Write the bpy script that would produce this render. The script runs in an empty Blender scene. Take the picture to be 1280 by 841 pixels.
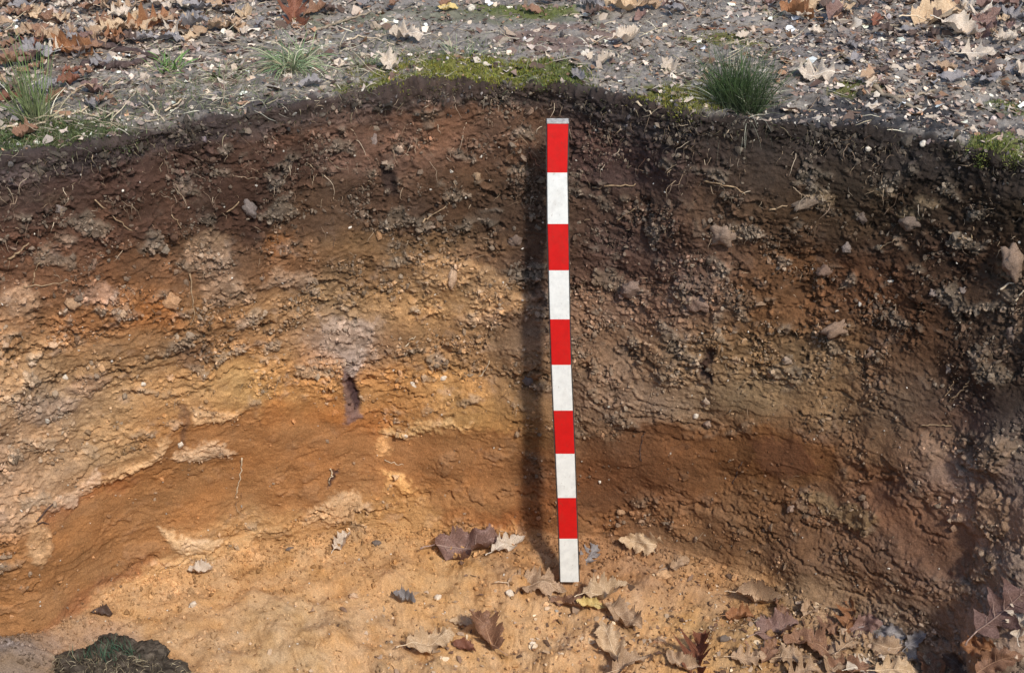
import bpy, bmesh, math, random
import numpy as np
from mathutils import Vector, Matrix

# ------------------------------------------------------------------ camera, sky, sun, exposure
S = bpy.context.scene
COL = S.collection
random.seed(7)
rng = np.random.default_rng(11)

CAM_H, PITCH, FPX = 0.977, math.radians(30), 1778.0
cam_d = bpy.data.cameras.new('camera')
cam = bpy.data.objects.new('camera', cam_d)
COL.objects.link(cam)
cam.location = (0, 0, CAM_H)
cam.rotation_euler = (math.pi/2 - PITCH, 0, 0)
cam_d.sensor_width = 36
cam_d.lens = 50.0
cam_d.clip_start = 0.02
cam_d.clip_end = 500
S.camera = cam

SUN_EL, SUN_AZ = math.radians(47), math.radians(29)      # azimuth measured to the right of straight behind the camera
sun_vec = Vector((math.sin(SUN_AZ)*math.cos(SUN_EL), -math.cos(SUN_AZ)*math.cos(SUN_EL), math.sin(SUN_EL)))
sd = bpy.data.lights.new('sun', 'SUN'); so = bpy.data.objects.new('sun', sd); COL.objects.link(so)
sd.energy = 2.35; sd.angle = math.radians(5.5); sd.color = (1.0, 0.95, 0.87)
so.rotation_euler = sun_vec.to_track_quat('Z', 'Y').to_euler()
so.location = sun_vec*10
W = bpy.data.worlds.new("World"); S.world = W; W.use_nodes = True
wn = W.node_tree
sky = wn.nodes.new('ShaderNodeTexSky'); sky.sky_type = 'NISHITA'; sky.sun_disc = False
sky.sun_elevation = SUN_EL
sky.sun_rotation = math.atan2(sun_vec.x, sun_vec.y)
bg = wn.nodes['Background']; bg.inputs['Strength'].default_value = 0.15
wn.links.new(sky.outputs[0], bg.inputs[0])
S.view_settings.view_transform = 'Standard'; S.view_settings.look = 'None'
S.view_settings.exposure = 0.62; S.view_settings.gamma = 1

# ------------------------------------------------------------------ helpers
FW = np.array([0, math.cos(PITCH), -math.sin(PITCH)])
UP = np.array([0, math.sin(PITCH), math.cos(PITCH)])
CP = np.array([0, 0, CAM_H])

def project(P):
    d = P - CP
    z = d @ FW
    zz = np.where(z > 0.05, z, 0.05)
    return 640 + FPX*d[..., 0]/zz, 420.5 - FPX*(d @ UP)/zz, z

def to_plane(px, py, z):
    r = np.array([(px-640)/FPX, 0, 0]) + UP*((420.5-py)/FPX) + FW
    return CP + r*((z-CAM_H)/r[2])

def at_depth(px, py, dep):
    r = np.array([(px-640)/FPX, 0, 0]) + UP*((420.5-py)/FPX) + FW
    return CP + r*dep

def lin(c):
    c = np.asarray(c, float)/255
    return np.where(c < .04045, c/12.92, ((c+.055)/1.055)**2.4)

_rt = np.random.default_rng(5)
_PM = _rt.permutation(65536).astype(np.int32); _TB = _rt.random(65536); _TC = np.cos(_TB*2*math.pi); _TS = np.sin(_TB*2*math.pi)
def _k(ix, iy, seed):
    return _PM[(_PM[(ix + seed*571) & 65535] + iy + seed*131) & 65535]
def _h(ix, iy, seed): return _TB[_k(ix.astype(np.int32), iy.astype(np.int32), seed)]

def gnoise(x, y, seed=0):
    ix, iy = np.floor(x), np.floor(y)
    fx, fy = x-ix, y-iy; ix = ix.astype(np.int32); iy = iy.astype(np.int32)
    u, v = fx*fx*fx*(fx*(fx*6-15)+10), fy*fy*fy*(fy*(fy*6-15)+10)
    def g(dx, dy):
        k = _k(ix+dx, iy+dy, seed)
        return _TC[k]*(fx-dx) + _TS[k]*(fy-dy)
    a, b, c, d = g(0, 0), g(1, 0), g(0, 1), g(1, 1)
    return ((a*(1-u)+b*u)*(1-v) + (c*(1-u)+d*u)*v)*1.5

def fbm(x, y, seed=0, oct=4, gain=.5):
    r = 0; a = 1; n = 0
    for o in range(oct):
        r = r + a*gnoise(x*2**o + o*17.3, y*2**o - o*9.1, seed+o*31); n += a; a *= gain
    return r/n*1.4

def worley(x, y, seed=0):
    ix, iy = np.floor(x), np.floor(y)
    f1 = np.full(x.shape, 9.); f2 = np.full(x.shape, 9.)
    idh = np.zeros(x.shape); vx = np.zeros(x.shape); vy = np.zeros(x.shape)
    for dx in (-1, 0, 1):
        for dy in (-1, 0, 1):
            cx, cy = ix+dx, iy+dy
            ox = cx + .1+.8*_h(cx, cy, seed) - x; oy = cy + .1+.8*_h(cx, cy, seed+5) - y
            d = np.sqrt(ox*ox+oy*oy)
            m = d < f1
            f2 = np.where(m, f1, np.minimum(f2, d))
            vx = np.where(m, ox, vx); vy = np.where(m, oy, vy)
            idh = np.where(m, _h(cx, cy, seed+9), idh)
            f1 = np.where(m, d, f1)
    return f1, f2, idh, vx, vy

def sstep(a, b, x):
    t = np.clip((x-a)/(b-a), 0, 1); return t*t*(3-2*t)

# ------------------------------------------------------------------ materials
def mat_soil(name, bump=.6, scale=900, rough=.95, var=.25):
    m = bpy.data.materials.new(name); m.use_nodes = True
    nt = m.node_tree; b = nt.nodes['Principled BSDF']
    b.inputs['Roughness'].default_value = rough; b.inputs['Specular IOR Level'].default_value = .12
    at = nt.nodes.new('ShaderNodeAttribute'); at.attribute_name = 'Col'
    geo = nt.nodes.new('ShaderNodeNewGeometry')
    n1 = nt.nodes.new('ShaderNodeTexNoise'); n1.inputs['Scale'].default_value = scale*.45; n1.inputs['Detail'].default_value = 4
    n1.inputs['Roughness'].default_value = .65
    nt.links.new(geo.outputs['Position'], n1.inputs['Vector'])
    mr = nt.nodes.new('ShaderNodeMapRange'); mr.inputs[1].default_value = .3; mr.inputs[2].default_value = .7
    mr.inputs[3].default_value = 1-var; mr.inputs[4].default_value = 1+var
    nt.links.new(n1.outputs['Fac'], mr.inputs[0])
    vm = nt.nodes.new('ShaderNodeVectorMath'); vm.operation = 'SCALE'
    nt.links.new(at.outputs['Color'], vm.inputs[0]); nt.links.new(mr.outputs[0], vm.inputs['Scale'])
    nt.links.new(vm.outputs[0], b.inputs['Base Color'])
    n2 = nt.nodes.new('ShaderNodeTexNoise'); n2.inputs['Scale'].default_value = scale*.3; n2.inputs['Detail'].default_value = 3
    nt.links.new(geo.outputs['Position'], n2.inputs['Vector'])
    bp = nt.nodes.new('ShaderNodeBump'); bp.inputs['Strength'].default_value = bump; bp.inputs['Distance'].default_value = .002
    nt.links.new(n2.outputs['Fac'], bp.inputs['Height']); nt.links.new(bp.outputs[0], b.inputs['Normal'])
    return m

def mat_two(name, c1, c2, scale=60, rough=.8, spec=.2, bump=.3, c3=None, transl=0, objrand=.0):
    m = bpy.data.materials.new(name); m.use_nodes = True
    nt = m.node_tree; b = nt.nodes['Principled BSDF']
    b.inputs['Roughness'].default_value = rough; b.inputs['Specular IOR Level'].default_value = spec
    tc = nt.nodes.new('ShaderNodeTexCoord')
    n = nt.nodes.new('ShaderNodeTexNoise'); n.inputs['Scale'].default_value = scale; n.inputs['Detail'].default_value = 6; n.inputs['Roughness'].default_value = .65
    oi = nt.nodes.new('ShaderNodeObjectInfo')
    va = nt.nodes.new('ShaderNodeVectorMath'); va.operation = 'ADD'
    sc = nt.nodes.new('ShaderNodeMath'); sc.operation = 'MULTIPLY'; sc.inputs[1].default_value = 37
    nt.links.new(oi.outputs['Random'], sc.inputs[0])
    nt.links.new(tc.outputs['Object'], va.inputs[0]); nt.links.new(sc.outputs[0], va.inputs[1])
    nt.links.new(va.outputs[0], n.inputs['Vector'])
    cr = nt.nodes.new('ShaderNodeValToRGB')
    cr.color_ramp.elements[0].position = .33; cr.color_ramp.elements[0].color = (*c1, 1)
    cr.color_ramp.elements[1].position = .62; cr.color_ramp.elements[1].color = (*c2, 1)
    if c3 is not None:
        e = cr.color_ramp.elements.new(.72); e.color = (*c3, 1)
    nt.links.new(n.outputs['Fac'], cr.inputs[0])
    hs = nt.nodes.new('ShaderNodeHueSaturation')
    mr = nt.nodes.new('ShaderNodeMapRange'); mr.inputs[3].default_value = 1-objrand; mr.inputs[4].default_value = 1+objrand
    nt.links.new(oi.outputs['Random'], mr.inputs[0]); nt.links.new(mr.outputs[0], hs.inputs['Value'])
    nt.links.new(cr.outputs[0], hs.inputs['Color']); nt.links.new(hs.outputs[0], b.inputs['Base Color'])
    bp = nt.nodes.new('ShaderNodeBump'); bp.inputs['Strength'].default_value = bump; bp.inputs['Distance'].default_value = .001
    nt.links.new(n.outputs['Fac'], bp.inputs['Height']); nt.links.new(bp.outputs[0], b.inputs['Normal'])
    if transl:
        tr = nt.nodes.new('ShaderNodeBsdfTranslucent'); nt.links.new(hs.outputs[0], tr.inputs[0])
        mx = nt.nodes.new('ShaderNodeMixShader'); mx.inputs[0].default_value = transl
        nt.links.new(b.outputs[0], mx.inputs[1]); nt.links.new(tr.outputs[0], mx.inputs[2])
        nt.links.new(mx.outputs[0], nt.nodes['Material Output'].inputs[0])
    return m

def L(r, g, b): return tuple(lin((r, g, b)))
M = {
 'soil': mat_soil('soil', .8, 900, .95, .34), 'topsoil': mat_soil('topsoil', .8, 800), 'litter': mat_soil('litter_flake', .3, 500, .8, .2),
 'moss': mat_soil('moss', .1, 500, .8, .2), 'straw': mat_soil('straw', .1, 300, .6, .15),
}
LEAF = {
 'tan':    (L(128,100,78), L(186,156,124), L(206,182,154)),
 'pale':   (L(160,142,124), L(212,194,172), L(228,216,198)),
 'cream':  (L(160,130,100), L(206,178,142), L(220,200,170)),
 'brown':  (L(98,70,54), L(150,112,86), L(176,142,114)),
 'red':    (L(92,56,42), L(136,88,66), L(158,112,86)),
 'orange': (L(112,74,50), L(158,110,74), L(190,148,108)),
 'purple': (L(92,68,60), L(140,110,98), L(168,144,130)),
 'grey':   (L(104,98,96), L(152,144,140), L(182,174,168)),
 'yellow': (L(190,158,96), L(220,196,130), L(230,212,160)),
 'dark':   (L(66,52,46), L(104,84,72), L(130,110,96)),
}
for k, (a, b, c) in LEAF.items():
    M['leaf_'+k] = mat_two('leaf_'+k, a, b, 45, .62, .3, .5, c, .12, .12)
    M['vein_'+k] = mat_two('vein_'+k, tuple(np.array(b)*.95), tuple(np.clip(np.array(c)*1.12, 0, .85)), 80, .6, .2, .2)

# ------------------------------------------------------------------ object helpers
def tag(o, label=None, cat=None, group=None, kind=None):
    if label: o['label'] = label
    if cat: o['category'] = cat
    if group: o['group'] = group
    if kind: o['kind'] = kind
    return o

def np_mesh(name, V, F, mat, col=None, smooth=True, parent=None, mw=None):
    V = np.asarray(V, np.float32); F = np.asarray(F, np.int32)
    me = bpy.data.meshes.new(name)
    me.vertices.add(len(V)); me.vertices.foreach_set('co', V.ravel())
    k = F.shape[1]
    me.loops.add(F.size); me.loops.foreach_set('vertex_index', F.ravel())
    me.polygons.add(len(F)); me.polygons.foreach_set('loop_start', np.arange(0, F.size, k, dtype=np.int32))
    me.polygons.foreach_set('loop_total', np.full(len(F), k, np.int32))
    me.polygons.foreach_set('use_smooth', np.full(len(F), smooth))
    if col is not None:
        ca = me.color_attributes.new('Col', 'FLOAT_COLOR', 'POINT')
        c4 = np.ones((len(V), 4), np.float32); c4[:, :3] = col
        ca.data.foreach_set('color', c4.ravel())
    me.update(calc_edges=True)
    me.materials.append(mat)
    o = bpy.data.objects.new(name, me); COL.objects.link(o)
    if parent: o.parent = parent
    return o

class MB:
    def __init__(s): s.v = []; s.f = []; s.c = []
    def add(s, V, F, c=None):
        n = len(s.v); s.v += [tuple(p) for p in V]; s.f += [tuple(i+n for i in f) for f in F]
        if c is not None: s.c += [tuple(c)]*len(V)
    def tube(s, pts, rad, n=6, cap=True, c=None, jit=0):
        pts = [Vector(p) for p in pts]; V = []; F = []
        if not hasattr(rad, '__len__'): rad = [rad]*len(pts)
        ref = Vector((.3, .2, .9))
        for i, p in enumerate(pts):
            d = (pts[min(i+1, len(pts)-1)] - pts[max(i-1, 0)]).normalized()
            a = d.cross(ref).normalized(); b = d.cross(a)
            for k in range(n):
                t = 2*math.pi*k/n; r = rad[i]*(1+jit*random.uniform(-1, 1))
                V.append(p + a*math.cos(t)*r + b*math.sin(t)*r)
        for i in range(len(pts)-1):
            for k in range(n):
                F.append((i*n+k, i*n+(k+1) % n, (i+1)*n+(k+1) % n, (i+1)*n+k))
        if cap: F.append(tuple(range(n))[::-1]); F.append(tuple((len(pts)-1)*n+k for k in range(n)))
        s.add(V, F, c)
    def build(s, name, mat, parent=None, smooth=True):
        me = bpy.data.meshes.new(name); me.from_pydata([tuple(v) for v in s.v], [], s.f)
        if s.c:
            ca = me.color_attributes.new('Col', 'FLOAT_COLOR', 'POINT')
            c4 = np.ones((len(s.v), 4), np.float32); c4[:, :3] = np.array(s.c); ca.data.foreach_set('color', c4.ravel())
        me.polygons.foreach_set('use_smooth', [smooth]*len(s.f)); me.materials.append(mat); me.update()
        o = bpy.data.objects.new(name, me); COL.objects.link(o)
        if parent: o.parent = parent
        return o

def empty(name, loc, rot=None):
    o = bpy.data.objects.new(name, None); COL.objects.link(o); o.location = loc
    o.empty_display_size = .05
    if rot is not None: o.rotation_euler = rot
    return o

# ------------------------------------------------------------------ the pit: one continuous sheet in polar layout, cut into ground, wall, floor
P0 = np.array([0.0, 1.30])
FLOOR_Z = -0.975
rim_px = [(-60,222),(0,207),(60,196),(140,186),(220,163),(300,150),(380,136),(440,124),(520,116),(600,113),(700,114),(780,128),(860,152),(940,158),(1040,164),(1120,172),(1180,186),(1240,202),(1300,214)]
base_px = [(-60,800),(0,792),(50,786),(110,752),(190,712),(280,690),(380,664),(460,652),(560,656),(650,664),(760,668),(850,684),(930,712),(1010,744),(1090,782),(1150,812),(1200,836),(1240,880)]
rim3 = [to_plane(x, y, -0.006) for x, y in rim_px]
base3 = [to_plane(x, y, FLOOR_Z+.02) for x, y in base_px]
rim_xy = [(p[0], p[1]) for p in rim3] + [(1.18,2.02),(1.40,1.78),(1.48,1.35),(1.3,.92),(.7,.72),(.2,.62),(-.4,.62),(-.95,.8),(-1.22,1.2),(-1.2,1.65),(-1.08,1.98)]  # unseen right-hand rim shaped to set where its shade falls
base_xy = [(p[0], p[1]) for p in base3] + [(1.26,1.76),(1.36,1.35),(1.18,1.0),(.62,.84),(.2,.74),(-.36,.74),(-.86,.9),(-1.1,1.25),(-1.12,1.65),(-1.05,2.0)]
def polar(l):
    a = np.array([math.atan2(y-P0[1], x-P0[0]) for x, y in l]) % (2*math.pi)
    r = np.array([math.hypot(x-P0[0], y-P0[1]) for x, y in l])
    i = np.argsort(a); return a[i], r[i]
def pinterp(th, ar):
    a, r = ar
    return np.interp(th % (2*math.pi), np.r_[a[-1]-2*math.pi, a, a[0]+2*math.pi], np.r_[r[-1], r, r[0]])
T0, T1 = math.radians(24), math.radians(152)
ND = 1120
th = np.r_[np.linspace(T1, T0, ND), np.linspace(T0, T1-2*math.pi, 130)[1:]]     # last column repeats the first
def smooth_closed(v, k):
    n = len(v); w = np.hanning(k); w /= w.sum(); return np.convolve(np.r_[v[-k-1:-1], v, v[1:k+1]], w, 'same')[k:k+n]
R = smooth_closed(pinterp(th, polar(rim_xy)), 41); Bq = smooth_closed(pinterp(th, polar(base_xy)), 61)
R[-1] = R[0]; Bq[-1] = Bq[0]
arc = np.r_[0, np.cumsum(np.abs(np.diff(th))*((R[1:]+R[:-1])/2))]
# rows: radial offset/height profile.  ground (far->rim), wall, floor (base->centre)
gd = np.r_[np.geomspace(14, 1.15, 70)[:-1], 1.15*np.linspace(1, 0, 190)**1.5]
NG = len(gd); NWL = 430
fl = np.r_[np.linspace(0, .62, 150)[1:], np.linspace(.62, 1, 14)[1:]]
NFL = len(fl)
NR = NG + NWL + NFL
NC = len(th)
r = np.zeros((NR, NC)); z = np.zeros((NR, NC))
r[:NG] = R[None]+gd[:, None]; z[:NG] = -.0
tw = np.linspace(0, 1, NWL+1)[1:][:, None]
prof = tw + .05*np.sin(np.pi*tw)*-1
r[NG:NG+NWL] = R + (Bq-R)*prof - .012*np.sin(np.pi*np.clip(tw*5, 0, 1))*0
z[NG:NG+NWL] = FLOOR_Z*tw
r[NG+NWL:] = Bq*(1-fl[:, None]*.995)
z[NG+NWL:] = FLOOR_Z - .03*np.clip(fl[:, None]*3, 0, 1)
# round rim and toe
def smrows(a, i0, i1, k):
    w = np.hanning(k+2)[1:-1]; w /= w.sum(); b = a.copy()
    for i in range(i0, i1):
        b[i] = (w[:, None]*a[i-k//2:i-k//2+k]).sum(0)
    return b
for c0, k in ((NG, 13), (NG+NWL, 27)):
    r = smrows(r, c0-16, c0+16, k); z = smrows(z, c0-16, c0+16, k)
X = P0[0]+r*np.cos(th); Y = P0[1]+r*np.sin(th)
P = np.stack([X, Y, z], -1)
ds = np.sqrt(((P[1:]-P[:-1])**2).sum(-1)).mean(1)
tcoord = np.r_[0, np.cumsum(ds)]; tcoord -= tcoord[NG]
SS = np.broadcast_to(arc[None], (NR, NC)).copy(); TT = np.broadcast_to(tcoord[:, None], (NR, NC)).copy()
isg = (np.arange(NR) < NG)[:, None]*np.ones((1, NC)); isf = (np.arange(NR) >= NG+NWL)[:, None]*np.ones((1, NC)); isw = 1-isg-isf
wg = sstep(.02, -.03, TT)      # soft ground weight
wf = sstep(tcoord[NG+NWL]-.04, tcoord[NG+NWL]+.04, TT)
ww = np.clip(1-wg-wf, 0, 1)
# stretch-corrected along-coordinate on ground & floor
A1 = np.where(isw > 0, SS, SS*1.0); A2 = TT
PX, PY, PZ = project(P)
dense = np.arange(NC) < ND
lo, hi = np.searchsorted(-th[:ND], -math.radians(148)), np.searchsorted(-th[:ND], -math.radians(30))
PX[:, :lo] = PX[:, lo:lo+1]; PY[:, :lo] = PY[:, lo:lo+1]
h_mid = (NC+hi)//2
PX[:, hi:h_mid] = PX[:, hi:hi+1]; PY[:, hi:h_mid] = PY[:, hi:hi+1]
PX[:, h_mid:] = PX[:, lo:lo+1]; PY[:, h_mid:] = PY[:, lo:lo+1]
# warped pixel-like coordinate: irregular borders between layers
WX = PX + 14*fbm(A1*14, A2*14, 3, 4) + 3*fbm(A1*90, A2*90, 4, 2)
WY = PY + 12*fbm(A1*14, A2*14, 5, 4) + 4*fbm(A1*90, A2*90, 6, 2)

# ---- soil colours with staff shadow and right-hand shade painted in: (x, y, r, g, b, gain)
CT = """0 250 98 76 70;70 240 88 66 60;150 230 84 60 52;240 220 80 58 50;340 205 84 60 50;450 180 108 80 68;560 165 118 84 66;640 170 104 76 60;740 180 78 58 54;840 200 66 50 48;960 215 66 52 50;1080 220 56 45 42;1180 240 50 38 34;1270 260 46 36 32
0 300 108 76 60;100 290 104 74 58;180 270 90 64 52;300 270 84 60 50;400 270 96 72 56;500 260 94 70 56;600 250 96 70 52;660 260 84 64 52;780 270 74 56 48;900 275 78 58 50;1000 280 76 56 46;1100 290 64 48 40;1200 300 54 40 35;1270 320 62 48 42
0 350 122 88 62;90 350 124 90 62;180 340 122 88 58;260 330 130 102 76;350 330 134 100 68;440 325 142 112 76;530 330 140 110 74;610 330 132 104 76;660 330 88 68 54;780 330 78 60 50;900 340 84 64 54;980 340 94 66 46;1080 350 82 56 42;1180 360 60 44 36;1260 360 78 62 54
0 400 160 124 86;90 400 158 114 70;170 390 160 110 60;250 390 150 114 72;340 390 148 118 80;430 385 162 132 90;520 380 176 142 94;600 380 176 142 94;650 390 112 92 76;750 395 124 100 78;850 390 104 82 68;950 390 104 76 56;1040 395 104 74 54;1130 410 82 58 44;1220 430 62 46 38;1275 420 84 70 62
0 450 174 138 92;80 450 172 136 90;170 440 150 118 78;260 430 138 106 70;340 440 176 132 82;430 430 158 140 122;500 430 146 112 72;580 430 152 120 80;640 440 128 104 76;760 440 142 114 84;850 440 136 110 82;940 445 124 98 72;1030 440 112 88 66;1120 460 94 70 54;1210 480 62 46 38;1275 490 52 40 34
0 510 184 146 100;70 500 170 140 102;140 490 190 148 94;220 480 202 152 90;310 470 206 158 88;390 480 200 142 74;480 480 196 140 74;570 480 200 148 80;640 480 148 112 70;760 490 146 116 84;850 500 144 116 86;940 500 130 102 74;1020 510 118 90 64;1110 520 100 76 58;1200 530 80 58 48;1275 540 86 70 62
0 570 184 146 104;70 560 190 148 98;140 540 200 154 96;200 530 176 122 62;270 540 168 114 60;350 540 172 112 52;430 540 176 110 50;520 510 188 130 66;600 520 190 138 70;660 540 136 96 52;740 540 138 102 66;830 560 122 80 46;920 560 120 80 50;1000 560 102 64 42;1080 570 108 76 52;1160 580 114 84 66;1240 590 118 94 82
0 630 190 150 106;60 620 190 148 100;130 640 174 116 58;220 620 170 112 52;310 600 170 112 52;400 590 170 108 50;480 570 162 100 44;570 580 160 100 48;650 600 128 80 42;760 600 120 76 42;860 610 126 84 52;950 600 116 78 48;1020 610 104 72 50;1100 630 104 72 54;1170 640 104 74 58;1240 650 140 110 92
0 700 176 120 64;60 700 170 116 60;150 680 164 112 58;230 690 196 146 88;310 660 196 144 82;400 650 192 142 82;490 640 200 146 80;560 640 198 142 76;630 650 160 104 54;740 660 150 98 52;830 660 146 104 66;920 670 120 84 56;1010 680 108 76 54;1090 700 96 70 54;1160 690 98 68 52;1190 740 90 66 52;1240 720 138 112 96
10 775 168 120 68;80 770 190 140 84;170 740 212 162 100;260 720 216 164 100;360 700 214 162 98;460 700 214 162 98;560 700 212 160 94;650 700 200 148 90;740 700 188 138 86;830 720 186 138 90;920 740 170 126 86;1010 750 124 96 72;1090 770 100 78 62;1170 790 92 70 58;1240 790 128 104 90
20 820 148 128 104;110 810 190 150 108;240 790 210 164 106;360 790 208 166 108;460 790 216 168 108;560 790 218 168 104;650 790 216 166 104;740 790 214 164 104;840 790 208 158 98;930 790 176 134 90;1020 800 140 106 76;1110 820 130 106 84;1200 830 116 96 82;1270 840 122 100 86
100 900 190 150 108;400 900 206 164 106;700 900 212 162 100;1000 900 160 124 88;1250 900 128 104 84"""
pts = np.array([[float(v) for v in q.split()] for ln in CT.split('\n') for q in ln.split(';')])
gxp, gyp = np.meshgrid(np.arange(-80, 1380, 6.), np.arange(100, 960, 6.))
wsum = np.zeros(gxp.shape); acc = np.zeros(gxp.shape+(3,))
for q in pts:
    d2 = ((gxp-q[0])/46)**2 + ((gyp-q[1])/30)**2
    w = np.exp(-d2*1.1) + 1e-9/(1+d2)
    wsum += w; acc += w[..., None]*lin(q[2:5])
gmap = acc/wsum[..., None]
def gain(px, py):  # scales the table tones, lifting out part of the right-hand shade
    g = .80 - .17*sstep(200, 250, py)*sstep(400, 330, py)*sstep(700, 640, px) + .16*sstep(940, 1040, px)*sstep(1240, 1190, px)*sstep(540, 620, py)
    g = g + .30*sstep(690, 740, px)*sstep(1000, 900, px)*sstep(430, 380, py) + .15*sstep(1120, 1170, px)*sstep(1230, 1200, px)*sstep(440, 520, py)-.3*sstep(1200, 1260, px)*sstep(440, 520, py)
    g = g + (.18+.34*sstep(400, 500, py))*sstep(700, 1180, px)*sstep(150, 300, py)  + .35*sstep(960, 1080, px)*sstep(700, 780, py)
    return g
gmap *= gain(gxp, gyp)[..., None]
lowr = sstep(400, 520, gyp)[..., None]
def calib(c, lw, mw=0, rw=0):
    c = c*((np.array([.93, .91, .82])*(1-mw)+np.array([1.03, .92, .90])*mw)*(1-lw)+np.array([.90, .93, 1.13])*lw)*(1-rw+rw*np.array([1.0, 1.02, .80]))
    l_ = (c*[.3, .6, .1]).sum(-1, keepdims=True); k_ = .10; return c*(1-k_)+l_*k_*np.array([1.2, .98, .76])
gmap = calib(gmap, lowr, sstep(260, 330, gyp)[..., None], sstep(760, 960, gxp)[..., None])
def sample(m, px, py):
    x = np.clip((px+80)/6, 0, m.shape[1]-1.001); y = np.clip((py-100)/6, 0, m.shape[0]-1.001)
    ix, iy = x.astype(int), y.astype(int); fx, fy = (x-ix)[..., None], (y-iy)[..., None]
    return (m[iy, ix]*(1-fx)+m[iy, ix+1]*fx)*(1-fy) + (m[iy+1, ix]*(1-fx)+m[iy+1, ix+1]*fx)*fy
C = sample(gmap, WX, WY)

def poly_sd(px, py, pl):
    """signed distance (inside positive) to polygon in picture units"""
    d = np.full(px.shape, 1e9); ins = np.zeros(px.shape, bool)
    n = len(pl)
    for i in range(n):
        x1, y1 = pl[i]; x2, y2 = pl[(i+1) % n]
        ex, ey = x2-x1, y2-y1
        t = np.clip(((px-x1)*ex+(py-y1)*ey)/(ex*ex+ey*ey+1e-9), 0, 1)
        d = np.minimum(d, np.hypot(px-x1-t*ex, py-y1-t*ey))
        c = ((y1 > py) != (y2 > py)) & (px < (x2-x1)*(py-y1)/(y2-y1+1e-12)+x1)
        ins ^= c
    return np.where(ins, d, -d)
def line_d(px, py, pl):
    d = np.full(px.shape, 1e9)
    for (x1, y1), (x2, y2) in zip(pl[:-1], pl[1:]):
        ex, ey = x2-x1, y2-y1
        t = np.clip(((px-x1)*ex+(py-y1)*ey)/(ex*ex+ey*ey+1e-9), 0, 1)
        d = np.minimum(d, np.hypot(px-x1-t*ex, py-y1-t*ey))
    return d

ROUGH = np.ones((NR, NC)); HOFF = np.zeros((NR, NC))     # crumbliness and authored relief (m)
# general crumbliness: the lower half of the face was cut smoother
ROUGH *= 1-.45*sstep(430, 520, WY)*sstep(0, 60, WX)*(1-wf)
ROUGH *= 1 - .55*wf
ROUGH *= np.where(wf > .5, 1, .45+.75*sstep(-.45, .35, fbm(SS*8, TT*11, 15, 3)))
CLUMP = sstep(.22, .42, fbm(SS*13, TT*17, 16, 4))*(1-wg)*(1-.7*wf)*sstep(.35, .8, ROUGH)
HOFF += .006*CLUMP*(1+.6*fbm(SS*60, TT*70, 17, 3))
_l = (C*[.3, .6, .1]).sum(-1, keepdims=True)
_t = np.array([.30, .235, .165])*(.55+.9*np.clip(_l*3, 0, 1))*.8
C = C*(1-.5*CLUMP[..., None])+_t*.5*CLUMP[..., None]
HOLE = sstep(.40, .62, fbm(SS*16+5, TT*22+9, 18, 4))*(1-wg)*(1-wf)*sstep(.35, .8, ROUGH)
HOFF -= .010*HOLE
def region(pl, col=None, rough=None, h=0, soft=3, gn=.8, mix=1):
    global C
    xs = [a for a, b in pl]; ys = [b for a, b in pl]
    m = (PX > min(xs)-30) & (PX < max(xs)+30) & (PY > min(ys)-30) & (PY < max(ys)+30) & (isg < 1)
    if not m.any(): return
    sdv = poly_sd(WX[m], WY[m], pl); w = sstep(-soft, soft, sdv)*mix
    if col is not None: C[m] = C[m]*(1-w[:, None]) + calib(lin(col)[None]*gn, sstep(400, 520, PY[m])[:, None], sstep(260, 330, PY[m])[:, None], sstep(760, 960, PX[m])[:, None])*w[:, None]
    if rough is not None: ROUGH[m] = ROUGH[m]*(1-w)+rough*w
    HOFF[m] += h*sstep(-soft, soft*2, sdv)
# smooth cut brown band, left and right
region([(-60,840),(-60,760),(30,690),(60,650),(85,628),(130,606),(175,586),(205,560),(225,530),(300,516),(380,512),(430,530),(480,548),(520,535),(575,528),(640,538),(660,560),(660,636),(600,640),(560,648),(530,622),(490,600),(478,612),(440,626),(400,640),(330,640),(275,652),(205,664),(215,688),(170,704),(100,742),(50,788)], (168,115,62), .12, -.004, 6, .88, .72)
region([(722,556),(770,536),(850,528),(890,548),(950,536),(1000,540),(1050,562),(1040,600),(1000,615),(950,600),(900,622),(840,612),(780,632),(722,640)], (120,77,43), .16, -.003, 5, .85, .7)
region([(1040,575),(1120,580),(1130,600),(1120,620),(1075,600)], (112,74,50), .1, -.006, 4, 1.3, .7)
region([(1070,606),(1130,598),(1180,640),(1222,668),(1222,706),(1190,726),(1140,700),(1100,650)], (104,72,55), .12, -.010, 6, 1.35, .8)
region([(940,545),(1000,548),(1020,580),(985,600),(945,585)], (96,58,38), .15, 0, 5, 1.1, .7)
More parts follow.
